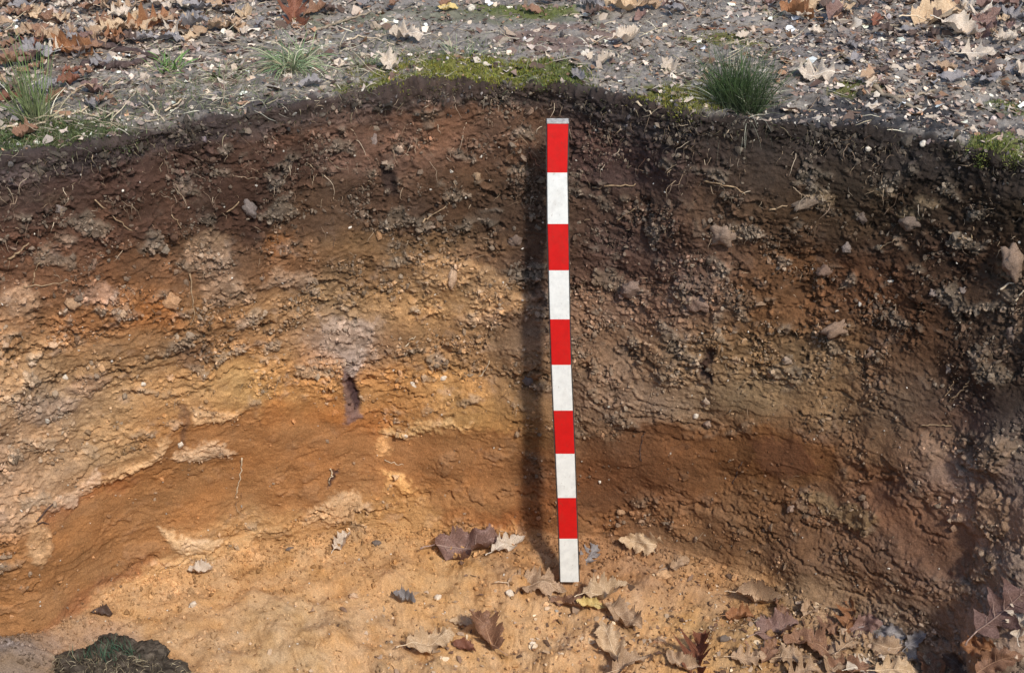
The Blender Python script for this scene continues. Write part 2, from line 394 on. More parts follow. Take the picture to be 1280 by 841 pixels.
# light sandy lenses on the brown band
for pl, c in [([(212,574),(240,558),(275,554),(293,562),(290,574),(240,584)], (214,172,120)),
              ([(232,514),(262,506),(296,508),(290,520),(245,530)], (208,164,108)),
              ([(55,640),(62,622),(95,600),(130,586),(133,598),(100,618),(75,642)], (214,174,128)),
              ([(122,608),(150,586),(180,566),(205,548),(210,556),(180,580),(150,602),(128,614)], (214,168,110)),
              ([(192,664),(240,667),(284,672),(262,686),(238,692),(222,684)], (226,184,126)),
              ([(150,722),(185,704),(240,692),(300,672),(352,654),(330,676),(285,694),(215,712),(180,730)], (214,164,100)),
              ([(474,540),(520,528),(562,520),(590,526),(560,534),(520,542),(484,548)], (214,164,96)),
              ([(478,588),(500,594),(520,612),(536,622),(510,618),(488,606)], (228,172,98)),
              ([(34,650),(58,655),(56,690),(44,712),(36,690)], (196,150,96)),
              ([(470,552),(484,545),(490,566),(478,572)], (208,150,84)),
              ([(380,640),(440,612),(470,630),(420,650),(380,655)], (206,160,104)),
              ([(590,650),(640,655),(640,668),(590,664)], (205,150,86)),
              ([(1060,650),(1090,640),(1100,662),(1075,668)], (130,105,85)),
              ([(1000,620),(1060,628),(1100,650),(1080,662),(1030,640)], (128,100,72))]:
    region(pl, c, .6, .005, 3, .9, .92)
# orange iron streaks
for pl, c in [([(50,640),(120,610),(170,600),(150,612),(100,628),(60,660)], (170,92,42)),
              ([(48,786),(100,735),(180,700),(186,708),(110,748),(62,792)], (150,84,40)),
              ([(140,716),(190,700),(180,712),(150,726),(80,768),(60,776),(100,744)], (146,82,42)),
              ([(330,500),(420,500),(440,520),(400,530),(330,525)], (184,112,44)),
              ([(640,560),(690,560),(690,600),(640,600)], (132,82,40)),
              ([(600,640),(700,640),(700,662),(590,655)], (156,92,42)),
              ([(640,610),(690,604),(690,640),(650,650)], (160,96,46)),
              ([(560,632),(640,640),(690,660),(560,655)], (168,100,44)),
              ([(220,380),(180,370),(150,385),(180,410),(230,400)], (164,106,52)),
              ([(330,300),(362,296),(366,318),(340,322)], (160,104,52))]:
    region(pl, c, None, -.002, 8, .8, .45)
# root cavity with grey decayed root above it, other hollows
region([(396,402),(470,400),(464,420),(454,444),(449,472),(430,472),(420,446),(402,424)], (164,146,126), .8, .003, 5, .8, .8)
region([(424,458),(436,464),(442,490),(446,520),(434,526),(428,505),(424,480)], (128,100,88), .3, .002, 3, .8, .8)
region([(434,462),(448,468),(451,488),(449,506),(438,500),(434,480)], (92,66,58), .2, -.012, 3, .8)
region([(222,508),(232,506),(234,560),(226,566)], (112,80,58), .3, -.006, 3, .8, .6)
region([(214,434),(262,430),(262,452),(224,460)], (86,62,50), 1, -.008, 7, .8, .5)
region([(876,438),(890,436),(892,474),(884,486),(876,470)], (72,54,46), .5, -.012, 4, 1)
region([(410,584),(417,584),(416,606),(408,610)], (92,64,52), .3, -.006, 2, .8)
region([(480,206),(500,208),(502,240),(486,246)], (60,46,42), .5, -.014, 4, .9)
region([(262,370),(282,366),(284,392),(266,396)], (70,50,40), .6, -.010, 6, .9, .5)
# grey and pale patches of dry crumbs
for x, y, rx, ry, c, hh in [(120,362,26,14,(158,130,106),.004),(230,232,12,14,(140,122,112),.004),(260,320,26,30,(158,132,104),.006),(278,362,34,20,(164,138,108),.006),(20,372,22,20,(180,150,116),.005),(76,300,14,10,(150,128,108),.004),
        (560,340,60,22,(176,144,100),.004),(360,350,30,14,(164,140,112),.006),(620,370,36,22,(186,152,106),.004),(1025,250,26,10,(126,106,94),.007),(905,292,20,14,(124,104,92),.007),(870,360,34,14,(118,98,86),.010),
        (780,362,16,12,(116,96,84),.006),(930,372,24,12,(110,92,80),.006),(1050,412,22,8,(124,102,84),.009),(1265,330,18,22,(110,90,76),.012),(1250,560,34,26,(128,104,86),.010),(1248,640,30,34,(136,106,84),.012),
        (1235,700,26,24,(134,106,86),.012),(1180,560,40,16,(128,100,82),.004),(700,330,18,20,(96,76,62),.003),(70,250,22,12,(104,80,66),0),(20,230,34,14,(90,72,66),0),(450,150,40,10,(104,84,78),0),
        (1160,255,14,6,(120,100,88),.006),(1140,270,16,8,(128,108,94),.006),(1105,240,14,6,(112,94,82),.005),(55,510,44,22,(156,128,98),.002),(110,480,30,12,(148,120,92),.002),(600,400,30,14,(170,140,104),.004)]:
    region([(x+rx*math.cos(a)*random.uniform(.8,1.2), y+ry*math.sin(a)*random.uniform(.8,1.2)) for a in np.linspace(0, 2*math.pi, 11)[:-1]], c, 1, hh, 5, 1.0 if x > 800 else .82, .65)
# the dark topsoil just under the rim
rimy = np.interp(PX, [a for a, b in rim_px], [b for a, b in rim_px])
thick = np.interp(PX, [0, 200, 400, 560, 640, 760, 900, 1100, 1280], [30, 26, 24, 16, 22, 46, 56, 52, 44])
dep = (WY-rimy)/thick
wt = sstep(1.25, .35, dep)*sstep(-.04, -.01, TT)
tc = np.stack([np.interp(PX, [0, 500, 800, 1280], v) for v in ([.056, .064, .042, .029], [.041, .047, .032, .022], [.037, .040, .027, .018])], -1)
C = C*(1-wt[..., None]*.88) + tc*((1-.35*sstep(.55, .1, dep))*wt*.88)[..., None]
# cracks: dark joints where crumbs have fallen away
CR = [[(400,452),(440,448),(470,450),(500,444),(530,452)],[(560,456),(590,462),(620,470),(660,468),(690,452)],[(470,490),(500,492),(540,498)],[(430,660),(450,640),(490,630),(510,622),(540,626)],[(500,655),(540,664),(560,660),(600,656)],
      [(330,670),(352,660),(366,672)],[(350,660),(400,642),(432,640)],[(180,700),(200,712),(225,704),(250,694),(280,682)],[(92,600),(120,582),(160,560),(200,540),(222,520)],[(230,480),(270,470),(318,468)],[(900,540),(860,530),(820,524),(800,518)],
      [(735,498),(758,500)],[(790,520),(815,516),(840,520),(838,512)],[(850,630),(900,640),(960,650),(1010,644),(1060,656)],[(905,652),(960,668),(1010,700),(1040,720)],[(1000,655),(1050,660),(1100,690),(1150,720),(1180,735)],
      [(1020,690),(1080,700),(1120,730),(1160,745)],[(1040,740),(1090,742),(1150,770)],[(720,640),(740,660),(770,664)],[(700,630),(660,622),(620,620)],[(1200,580),(1240,590),(1260,610),(1280,616)],[(1225,640),(1238,690),(1280,700)],
      [(1120,620),(1160,660),(1180,676)],[(950,452),(990,470),(1030,476)],[(1000,520),(1040,528),(1080,520)],[(862,430),(900,420),(935,424)],[(800,360),(840,350),(880,372),(930,380)],[(238,330),(270,326),(290,332)],[(120,480),(150,460),(185,452),(240,440),(300,430)],
      [(10,510),(60,480),(110,450),(140,448)],[(200,600),(226,596)],[(640,470),(676,462)],[(310,240),(330,262)],[(1010,480),(1060,500),(1120,520),(1180,560)],[(1060,600),(1120,588)],[(1190,760),(1200,800),(1190,830)]]
for pl in CR:
    xs = [a for a, b in pl]; ys = [b for a, b in pl]
    m = (PX > min(xs)-20) & (PX < max(xs)+20) & (PY > min(ys)-20) & (PY < max(ys)+20) & (isw > 0)
    if not m.any(): continue
    d = line_d(WX[m], WY[m], pl)
    k = .55+.45*gnoise(SS[m]*40, TT[m]*40, 77)
    HOFF[m] -= (.011*sstep(4.2, 0, d) - .003*sstep(12, 4, d))*np.clip(k, 0.1, 1)*1.0
# slump bulge at the right end, grey heap at lower left, step at the foot of the left face
def blob(x, y, rx, ry, h, ground=False):
    global HOFF
    d = ((PX-x)/rx)**2+((PY-y)/ry)**2
    HOFF += h*np.exp(-d)*(1 if ground else (1-isg))
blob(1290, 650, 60, 110, .035); blob(1265, 820, 50, 70, .06); blob(1250, 560, 30, 30, .03); blob(1185, 500, 40, 60, -.01)
blob(15, 830, 50, 34, .05); blob(1000, 780, 80, 30, .02); blob(520, 560, 200, 60, .01); blob(90, 440, 90, 90, .015)
blob(640, 420, 30, 200, .006); blob(1060, 700, 90, 24, .02)

# ---- relief noise
A = ROUGH
Hh = np.zeros((NR, NC))
Hh += .022*fbm(SS*4.5, TT*4.5, 21, 3)*ww
lump = sstep(-.25, .55, fbm(SS*9, TT*12, 22, 3))
f1, f2, idh, vx, vy = worley(SS*22+.5*fbm(SS*30, TT*30, 41, 2), TT*30+.5*fbm(SS*30, TT*30, 42, 2), 23)
Hh += ww*A*lump*(.010*(idh-.4) + .008*(vx*(idh*7 % 1-.5)+vy*(.3+.6*(idh*13 % 1))) - .006*sstep(.16, 0, f2-f1))
id1 = idh
f1, f2, idh, vx, vy = worley(SS*58+.6*fbm(SS*80, TT*80, 43, 2), TT*78+.6*fbm(SS*80, TT*80, 44, 2), 24)
l2 = sstep(-.3, .45, fbm(SS*20, TT*26, 25, 3))
Hh += (ww+.45*wf+.45*wg)*A*l2*(.0095*(idh-.45) + .008*(vx*(idh*7 % 1-.5)+vy*(.35+.5*(idh*11 % 1))) - .005*sstep(.2, 0, f2-f1))
id2, m2 = idh, l2
f1, f2, idh, vx, vy = worley(SS*150+.6*fbm(SS*200, TT*200, 45, 2), TT*185, 26)
l3 = sstep(-.35, .4, fbm(SS*45, TT*50, 27, 3))
Hh += (A*(ww+.45*wf)+.8*wg+.05)*l3*(.0060*(idh-.4) + .0030*np.clip(.55-f1, 0, 1))
id3 = idh
# shingled ledges, dropping off sharply underneath
q = TT*34 + 1.6*fbm(SS*7, TT*10, 28, 3) + .35*SS
fr = q-np.floor(q); le = sstep(.1, .6, fbm(SS*6+np.floor(q)*3.7, TT*4, 29, 3)+.15)
Hh += ww*(.3+.7*A)*le*(1-.8*sstep(1190, 1240, PX))*(1-.5*sstep(980, 1060, PX)*sstep(600, 660, PY))*.0055*(fr**1.5*sstep(1, .9, fr))
Hh += (.0018*A+.0004)*fbm(SS*120, TT*120, 30, 3)*ww
# scraped streaks left by the spade on the smooth band
Hh += ww*(1-A)*.0012*fbm(SS*70+TT*12, TT*14, 31, 3)
# ground and floor relief
Gx, Gy = SS, TT
Hh += wg*(.014*fbm(Gx*5, Gy*5, 51, 3) + .006*fbm(Gx*30, Gy*30, 52, 4) + .0035*fbm(Gx*110, Gy*110, 53, 3))*np.clip(1, 0, 1)
Hh += wf*(.030*fbm(Gx*4.5, Gy*6, 54, 3) + .007*fbm(Gx*17, Gy*26, 55, 4) + .003*fbm(Gx*90, Gy*90, 56, 3))
# ragged rim: turf mat hangs a little, broken bites
rimn = fbm(SS*6, TT*0+.3, 61, 4)
rimz = np.exp(-((TT-.01)/.035)**2)
Hh += rimz*(.018*rimn + .005*fbm(SS*45, TT*45, 62, 3) + .004)
H = Hh + HOFF

# ---- ground colours
gC = np.stack([.205+.0*X, .178+.0*X, .150+.0*X], -1)
wn = sstep(-.6, -.25, TT); n = fbm(SS*7, TT*9, 71, 4)*wn+fbm(X*7, Y*7, 71, 4)*(1-wn); n2 = fbm(SS*40, TT*40, 72, 3)*wn+fbm(X*40, Y*40, 72, 3)*(1-wn)
gC *= (1+.35*n+.35*n2)[..., None]
def gtint(x, y, rx, ry, c, k=1, nf=14):
    global gC
    d = ((WX-x)/rx)**2+((PY-y)/ry)**2 + 1.5*fbm(Gx*nf, Gy*nf*1.4, int(x), 4)
    w = (sstep(1.2, .3, d)*k)[..., None]
    gC = gC*(1-w)+np.array(c)*w
gtint(690, 50, 70, 18, (.16,.085,.062), .6); gtint(560, 70, 60, 30, (.17,.15,.13), .5); gtint(1100, 60, 160, 40, (.12,.10,.095), .6)
gtint(1080, 160, 200, 40, (.035,.033,.034), .95); gtint(780, 140, 60, 16, (.05,.042,.042), .9); gtint(250, 140, 160, 16, (.075,.066,.056), .8)
gtint(60, 180, 150, 26, (.05,.052,.035), .8); gtint(350, 130, 120, 10, (.06,.05,.048), .8)
gtint(600, 20, 200, 10, (.10,.11,.05), .5); gtint(60, 60, 200, 30, (.09,.06,.045), .5)
MOSS = [(580,94,125,22,(.125,.120,.022),'olive moss mat along the rim left of the staff, below the white leaf'),
        (690,98,50,20,(.075,.085,.024),'dark olive moss cushion on the rim directly above the staff'),
        (850,128,62,20,(.12,.115,.024),'yellow-green moss cushion on the rim left of the dense grass tuft'),
        (1075,112,40,10,(.10,.10,.03),'thin moss film below the pale oak leaf right of the dense tuft'),
        (1250,190,46,20,(.10,.11,.028),'moss cushion hanging over the rim at the right edge'),
        (900,48,50,9,(.13,.12,.03),'thin yellow moss streak on the ground behind the dense tuft'),
        (70,172,110,22,(.05,.062,.022),'dark green mossy turf at the left end of the rim'),
        (660,14,70,8,(.10,.11,.03),'moss patch at the top edge of the view, behind the staff'),
        (470,112,60,9,(.11,.11,.03),'sparse yellow moss on the rim right of the straw-coloured tuft'),
        (1265,132,40,9,(.09,.10,.03),'thin moss on the ground near the right edge, behind the rim')]
for i, (x, y, rx, ry, c, lb) in enumerate(MOSS):
    gtint(x, y, rx, ry, c, .9, 22)
    dd = ((PX-x)/rx)**2+((PY-y)/ry)**2
    H += .012*np.exp(-dd*1.4)*(wg+rimz).clip(0, 1)*(1+.5*fbm(Gx*30, Gy*30, 80+i, 2))*(0 if ry < 10 else 1)
wgc = sstep(-.002, -.030, TT+.008*fbm(SS*20, SS*0, 63, 3))[..., None]
C = C*(1-wgc) + gC*wgc
# colour life: each crumb's own dryness, raised ones lighter to paint in relief shading
dry = .22*(id1-.5)*lump + .66*(id2-.5)*m2*np.clip(A, .15, 1) + 1.1*(id3-.5)*l3*np.clip(A, .15, 1) + .30*fbm(SS*12, TT*16, 91, 5)*np.clip(A, .35, 1)
C *= np.exp(dry*(ww+.6*wf+.6*wg) + ww*(.20*fbm(SS*5, TT*21, 96, 4)+.12*fbm(SS*40, TT*50, 97, 3)))[..., None]
hue = fbm(SS*9, TT*12, 92, 4)*(ww+.6*wf)
C[..., 0] *= 1+.08*hue; C[..., 2] *= 1-.10*hue
grey = sstep(.25, .9, fbm(SS*24, TT*30, 93, 3) + .5*(id2-.5))*ww*A*.45
lum = (C*[.3, .6, .1]).sum(-1, keepdims=True)
C = C*(1-grey[..., None]) + (lum*np.array([1.38, 1.0, .74])*1.12)*grey[..., None]
C = np.clip(C, .008, .75)

mt = fbm(SS*16, TT*20, 94, 4)*wf; C[..., 0] *= 1+.10*mt; C[..., 1] *= 1+.20*mt; C[..., 2] *= 1+.38*mt
C *= (1-.28*sstep(.25, .8, fbm(SS*11+3, TT*15, 95, 4))*wf)[..., None]
# ---- displace along the smooth normal
du = np.zeros_like(P); du[:, 1:-1] = P[:, 2:]-P[:, :-2]; du[:, 0] = P[:, 1]-P[:, -2]; du[:, -1] = du[:, 0]
dv = np.zeros_like(P); dv[1:-1] = P[2:]-P[:-2]; dv[0] = P[1]-P[0]; dv[-1] = P[-1]-P[-2]
N = np.cross(dv, du); N /= np.linalg.norm(N, axis=-1, keepdims=True)+1e-12
if N[10, 500, 2] < 0: N = -N
H[:, -1] = H[:, 0]
fade = np.ones(NR); fade[-14:] = np.linspace(1, 0, 14)
Q = P + N*(H*fade[:, None])[..., None]
Q[:, -1] = Q[:, 0]
C[:, -1] = C[:, 0]

def sheet(name, r0, r1, mat, label_=None):
    V = Q[r0:r1].reshape(-1, 3); nr = r1-r0
    i = (np.arange(nr-1)[:, None]*NC + np.arange(NC-1)[None]).ravel()
    F = np.stack([i, i+NC, i+NC+1, i+1], 1)
    e1 = V[F[:, 1]]-V[F[:, 0]]; e2 = V[F[:, 3]]-V[F[:, 0]]
    k = len(F)//3
    if (np.cross(e1[k], e2[k]) @ N[r0:r1].reshape(-1, 3)[F[k, 0]]) < 0: F = F[:, ::-1]
    o = np_mesh(name, V, F, mat, C[r0:r1].reshape(-1, 3))
    tag(o, kind='structure'); return o
sheet('ground', 0, NG+3, M['topsoil']); sheet('pit_wall', NG+2, NG+NWL-3, M['soil']); sheet('pit_floor', NG+NWL-4, NR, M['soil'])

# ---- looking up places on the finished surface
Qd = Q[30:, :ND].reshape(-1, 3); Nd = N[30:, :ND].reshape(-1, 3); Cd = C[30:, :ND].reshape(-1, 3)
QX, QY, QZ = project(Qd)
vis = (QX > -150) & (QX < 1430) & (QY > -120) & (QY < 960) & (QZ > .5)
vis2 = (QX > -700) & (QX < 2000) & (QY > -330) & (QY < 1000) & (QZ > .5)
idx = np.nonzero(vis)[0]
# bucket the projected vertices
bw, bh = 1580//8+2, 1080//8+2
bk = ((QY[idx]+120)//8).astype(int)*bw + ((QX[idx]+150)//8).astype(int)
order = np.argsort(bk, kind='stable'); sb = bk[order]; si = idx[order]
starts = np.searchsorted(sb, np.arange(bw*bh+1))
def pick(px, py):
    px = min(max(px, -140), 1420); py = min(max(py, -110), 950)
    bx, by = int((px+150)//8), int((py+120)//8); c = []
    for j in (-1, 0, 1):
        for i in (-1, 0, 1):
            k = (by+j)*bw+bx+i
            if 0 <= k < bw*bh: c.append(si[starts[k]:starts[k+1]])
    c = np.concatenate(c) if c else np.array([], int)
    if not len(c): c = idx
    cost = np.hypot(QX[c]-px, QY[c]-py) + 60*np.clip(QZ[c]-QZ[c].min()-.08, 0, 1)
    return int(c[np.argmin(cost)])
def where(px, py): k = pick(px, py); return Vector(Qd[k]), Vector(Nd[k])
rowi = np.repeat(np.arange(30, NR), ND); Ad = A[30:, :ND].ravel()
isG = rowi < NG-2; isWl = (rowi >= NG-2) & (rowi < NG+NWL-4); isFl = rowi >= NG+NWL-4
cell = np.zeros((NR, ND)); 
cell[1:-1, 1:-1] = np.linalg.norm(P[2:, 1:ND-1]-P[:-2, 1:ND-1], axis=-1)*np.linalg.norm(P[1:-1, 2:ND]-P[1:-1, :ND-2], axis=-1)
area = cell[30:].ravel()
def scatter(n, w):
    w = w*area*vis2; c = np.cumsum(w); return np.searchsorted(c, rng.random(n)*c[-1]).clip(0, len(w)-1)

# ------------------------------------------------------------------ loose crumbs, grit, flakes
ph = (1+5**.5)/2
ICO = np.array([(-1,ph,0),(1,ph,0),(-1,-ph,0),(1,-ph,0),(0,-1,ph),(0,1,ph),(0,-1,-ph),(0,1,-ph),(ph,0,-1),(ph,0,1),(-ph,0,-1),(-ph,0,1)])/1.9
ICF = np.array([(0,11,5),(0,5,1),(0,1,7),(0,7,10),(0,10,11),(1,5,9),(5,11,4),(11,10,2),(10,7,6),(7,1,8),(3,9,4),(3,4,2),(3,2,6),(3,6,8),(3,8,9),(4,9,5),(2,4,11),(6,2,10),(8,6,7),(9,8,1)])
def rotm(n):
    q = rng.normal(size=(n, 4)); q /= np.linalg.norm(q, axis=1, keepdims=True); w, x, y, z_ = q.T
    return np.stack([1-2*(y*y+z_*z_), 2*(x*y-z_*w), 2*(x*z_+y*w), 2*(x*y+z_*w), 1-2*(x*x+z_*z_), 2*(y*z_-x*w), 2*(x*z_-y*w), 2*(y*z_+x*w), 1-2*(x*x+y*y)], 1).reshape(n, 3, 3)
def lumps(name, ids, size, cols, mat, sink=.35, smooth=False):
    n = len(ids)
    V = ICO[None]*(1+rng.normal(0, .27, (n, 12, 1)))*rng.uniform(.4, 1.3, (n, 1, 3))
    V = np.einsum('nij,nkj->nki', rotm(n), V)*size[:, None, None]*.5
    pos = Qd[ids] + Nd[ids]*(size*(.5-sink))[:, None] + rng.normal(0, .0012, (n, 3))
    V = V + pos[:, None]
    F = ICF[None]+(np.arange(n)*12)[:, None, None]
    return np_mesh(name, V.reshape(-1, 3), F.reshape(-1, 3), mat, np.repeat(cols, 12, 0), smooth)
patch = sstep(-.1, .5, fbm(SS*12, TT*16, 101, 3))[30:, :ND].ravel()
inview = np.where((QX > -80) & (QX < 1360) & (QY < 930), 1, .25)
ids = scatter(22500, inview*isWl*(Ad**2)*(.05+patch**1.5+.45*CLUMP[30:, :ND].ravel()))
sz = rng.lognormal(math.log(.0046), .48, len(ids)).clip(.0022, .015)
cl = Cd[ids]*rng.lognormal(.12, .38, (len(ids), 1)); lm = cl.mean(1, keepdims=True); k = rng.uniform(0, 1, (len(ids), 1))**2*.75; cl = cl*(1-k)+np.array([.36, .285, .205])*(.55+.8*np.clip(lm*2.5, 0, 1))*rng.uniform(.7, 1.2, (len(ids), 1))*k
cl = cl/np.maximum(1, cl.max(1, keepdims=True)/.6); cl = np.minimum(cl, .45+.15*cl/np.maximum(cl.max(1, keepdims=True), 1e-3))
tag(lumps('soil_crumbs', ids, sz, cl.clip(0, .7), M['soil'], .42), 'loose soil crumbs clinging to the rough pit face', 'soil crumbs', kind='stuff')
ids = scatter(11000, isFl*(.25+patch+3.5*np.exp(-((rowi-(NG+NWL-2))/16.)**2)))
sz = rng.lognormal(math.log(.0042), .5, len(ids)).clip(.002, .016)
cl = Cd[ids]*rng.uniform(.6, 1.35, (len(ids), 1))
tag(lumps('fallen_crumbs', ids, sz, cl.clip(0, .75), M['soil'], .3), 'small crumbs of sandy soil fallen on the pit floor', 'soil crumbs', kind='stuff')
REL = QY-np.interp(QX, [a for a, b in rim_px], [b for a, b in rim_px])
ids = scatter(8000, ((isG*np.where((QY > -60) & (QX > -100) & (QX < 1380), 1.0, .07)+isWl*.0)+(REL > -22)*(REL < 30)*1.2*(rowi < NG+60)))
sz = rng.lognormal(math.log(.0045), .5, len(ids)).clip(.0022, .014)
cl = np.array([.16, .135, .12])*rng.lognormal(0, .5, (len(ids), 1))*np.interp(REL[ids], [-40, -10, 20], [1.1, .8, .42])[:, None]*(1+rng.normal(0, .03, (len(ids), 3)))
tag(lumps('ground_grit', ids, sz, cl.clip(.01, .7), M['topsoil'], .3), 'dark and pale grit strewn over the ground behind the pit', 'grit', kind='stuff')
ids = scatter(1800, (REL > -10)*(REL < 18)*(rowi < NG+50)*(.1+patch**2)*1.0)
sz = rng.lognormal(math.log(.0058), .5, len(ids)).clip(.003, .020)
cl = np.array([.060, .048, .037])*rng.lognormal(0, .35, (len(ids), 1))
tag(lumps('rim_clods', ids, sz, cl.clip(.01, .5), M['topsoil'], .45), 'dark crumbly clods along the broken lip of the pit', 'soil clods', kind='stuff')
ids = scatter(2200, (isWl*.25+isG*(QY > 60)*1.2+isFl*.3)*1.0)
sz = rng.lognormal(math.log(.0034), .35, len(ids)).clip(.002, .008)
cl = np.array([.62, .55, .45])*rng.uniform(.6, 1.1, (len(ids), 1))
tag(lumps('quartz_grit', ids, sz, cl, M['litter'], .3), 'whitish grains of quartz speckling soil and ground', 'grit', kind='stuff')

def flakes(name, ids, size, cols, mat, tilt=.5, lift=.002):
    n = len(ids); k = 6
    a = np.sort(rng.random((n, k))*.7+np.arange(k)[None], 1)/k*2*math.pi
    rr = rng.uniform(.45, 1, (n, k)); asp = rng.uniform(.35, 1, (n, 1))
    x = np.cos(a)*rr; y = np.sin(a)*rr*asp; zz = rng.normal(0, .16, (n, k))+.35*x*x*rng.normal(0, 1, (n, 1))
    V = np.stack([x, y, zz], -1)*size[:, None, None]*.5
    V = np.concatenate([V, np.zeros((n, 1, 3))], 1)
    nm = Nd[ids]+rng.normal(0, tilt, (n, 3)); nm /= np.linalg.norm(nm, axis=1, keepdims=True)
    t = np.cross(nm, rng.normal(size=(n, 3))); t /= np.linalg.norm(t, axis=1, keepdims=True); b = np.cross(nm, t)
    Rm = np.stack([t, b, nm], -1)
    V = np.einsum('nij,nkj->nki', Rm, V) + (Qd[ids]+Nd[ids]*(lift+size*.15*tilt)[:, None])[:, None]
    F = np.array([(6, i, (i+1) % 6) for i in range(6)])[None]+(np.arange(n)*7)[:, None, None]
    return np_mesh(name, V.reshape(-1, 3), F.reshape(-1, 3), mat, np.repeat(cols, 7, 0), True)
gg = isG*(QY > -330)*np.where((QY < -70) | (QX < -120) | (QX > 1400), .07, 1)
dl = 1+1.8*np.exp(-((QX-100)/260)**2-((QY-20)/60)**2)+1.6*np.exp(-((QX-1150)/170)**2-((QY-60)/70)**2)-.5*np.exp(-((QX-600)/150)**2)
REL = QY-np.interp(QX, [a for a, b in rim_px], [b for a, b in rim_px])
dl *= np.interp(REL, [-60, -25, -5, 6], [1, .85, .55, .25])
ids = scatter(30000, gg*dl.clip(.05, 4))
sz = rng.lognormal(math.log(.0125), .55, len(ids)).clip(.004, .042)
pal = np.array([L(150,132,118), L(120,100,88), L(96,76,66), L(176,158,140), L(205,190,170), L(140,108,84), L(84,68,58), L(166,150,136), L(186,168,146), L(158,138,118)])
cl = pal[rng.integers(0, len(pal), len(ids))]*rng.lognormal(.05, .32, (len(ids), 1)); cl = cl.clip(.02, .8)
tag(flakes('leaf_litter', ids, sz, cl, M['litter'], .30), 'broken flakes of dead leaf and bark covering the ground', 'leaf litter', kind='stuff')
df = np.exp(-((QX-1060)/170)**2-((QY-800)/60)**2)*3+np.exp(-((QX-760)/90)**2-((QY-790)/50)**2)+.6*np.exp(-((QX-560)/120)**2-((QY-800)/60)**2)+.12
ids = scatter(1500, isFl*(df-.09))
sz = rng.lognormal(math.log(.010), .5, len(ids)).clip(.004, .035)
cl = pal[rng.integers(0, len(pal), len(ids))]*rng.uniform(.9, 1.3, (len(ids), 1))*np.array([1.1, 1.0, .85])
tag(flakes('floor_litter', ids, sz, cl, M['litter'], .4), 'broken bits of dead leaf scattered on the pit floor', 'leaf litter', kind='stuff')

# ------------------------------------------------------------------ strips: straws, blades, moss, hair roots
class Strips:
    def __init__(s): s.V = []; s.F = []; s.C = []; s.n = 0
    def add(s, pts, w, side, col, col2=None):
        """tapering folded strip; pts (k,3)"""
        k = len(pts); tt = np.linspace(0, 1, k)[:, None]
        ww_ = w*np.clip(1.15-tt**1.6, .12, 1)*np.clip(.55+tt*3, 0, 1)
        tan = np.gradient(pts, axis=0); tan /= np.linalg.norm(tan, axis=1, keepdims=True)+1e-9
        sd_ = np.cross(tan, np.cross(side, tan)); sd_ /= np.linalg.norm(sd_, axis=1, keepdims=True)+1e-9
        nn = np.cross(tan, sd_)
        V = np.stack([pts-sd_*ww_/2, pts-nn*ww_*.22, pts+sd_*ww_/2], 1).reshape(-1, 3)
        s.V.append(V)
        b = s.n; f = []
        for i in range(k-1):
            o = b+i*3; f += [(o, o+1, o+4, o+3), (o+1, o+2, o+5, o+4)]
        s.F += f; s.n += 3*k
        c1 = np.array(col); c2 = c1 if col2 is None else np.array(col2)
        s.C.append(np.repeat(c1*(1-tt)+c2*tt, 3, 0))
    def build(s, name, mat, parent=None):
        V = np.concatenate(s.V)
        if parent is not None: V = V-np.array(parent.location)
        return np_mesh(name, V, s.F, mat, np.concatenate(s.C), True, parent)

def curve3(p, d, n, length, droop, k=6, wob=.1):
    """blade path rising in direction d then drooping"""
    p = np.array(p, float); d = np.array(d, float); d /= np.linalg.norm(d); o = [p]; st = length/(k-1)
    for i in range(k-1):
        d = d + np.array([0, 0, -droop*(i+1)/k]) + rng.normal(0, wob, 3)*.25; d /= np.linalg.norm(d)
        o.append(o[-1]+d*st)
    return np.array(o)

straws = Strips()
w_ = gg*(.35+2.6*np.exp(-((QX-330)/170)**2-((QY-95)/45)**2)+1.2*np.exp(-((QX-60)/120)**2-((QY-130)/50)**2)+.7*np.exp(-((QX-900)/120)**2-((QY-60)/60)**2))
for i in scatter(5000, w_):
    a = rng.uniform(0, 2*math.pi); ln = rng.lognormal(math.log(.035), .5); c = np.array(random.choice([L(196,180,150), L(170,158,138), L(150,135,115), L(210,200,175), L(120,104,88)]))
    d = np.array([math.cos(a), math.sin(a), rng.uniform(-.02, .35)])
    p = Qd[i]+Nd[i]*.003; pts_ = curve3(p, d, None, min(ln, .12), rng.uniform(.0, .35), 5, .8); pts_[:, 2] = np.maximum(pts_[:, 2], Qd[i][2]-.004)
    straws.add(pts_, rng.uniform(.0008, .002), np.array([0, 0, 1.])+rng.normal(0, .4, 3), c*rng.uniform(.7, 1.1))
tag(straws.build('dry_straws', M['straw']), 'bleached grass straws lying over the ground behind the pit', 'dry grass', kind='stuff')

lawn = Strips()
w_ = gg*(1.0*np.exp(-((QX-250)/130)**2-((QY-125)/28)**2)+.8*np.exp(-((QX-480)/150)**2-((QY-80)/35)**2)+1.0*np.exp(-((QX-60)/110)**2-((QY-165)/26)**2)+.25*np.exp(-((QX-850)/90)**2-((QY-100)/40)**2))
for i in scatter(3600, w_):
    c = np.array(random.choice([L(92,104,66), L(112,120,84), L(130,134,104), L(76,88,52), L(150,146,116)]))*rng.uniform(.7, 1.2)
    lawn.add(curve3(Qd[i]-Nd[i]*.001, np.array([rng.normal(0, .5), rng.normal(0, .5), .8]), None, rng.uniform(.008, .03), rng.uniform(.2, .8), 5, .5), rng.uniform(.0008, .0014), rng.normal(size=3), c*.8, c)
tag(lawn.build('short_grass', M['straw']), 'thin short grass growing patchily along the rim', 'short grass', kind='stuff')
fib = Strips()
rel_ = QY-np.interp(QX, [a for a, b in rim_px], [b for a, b in rim_px])
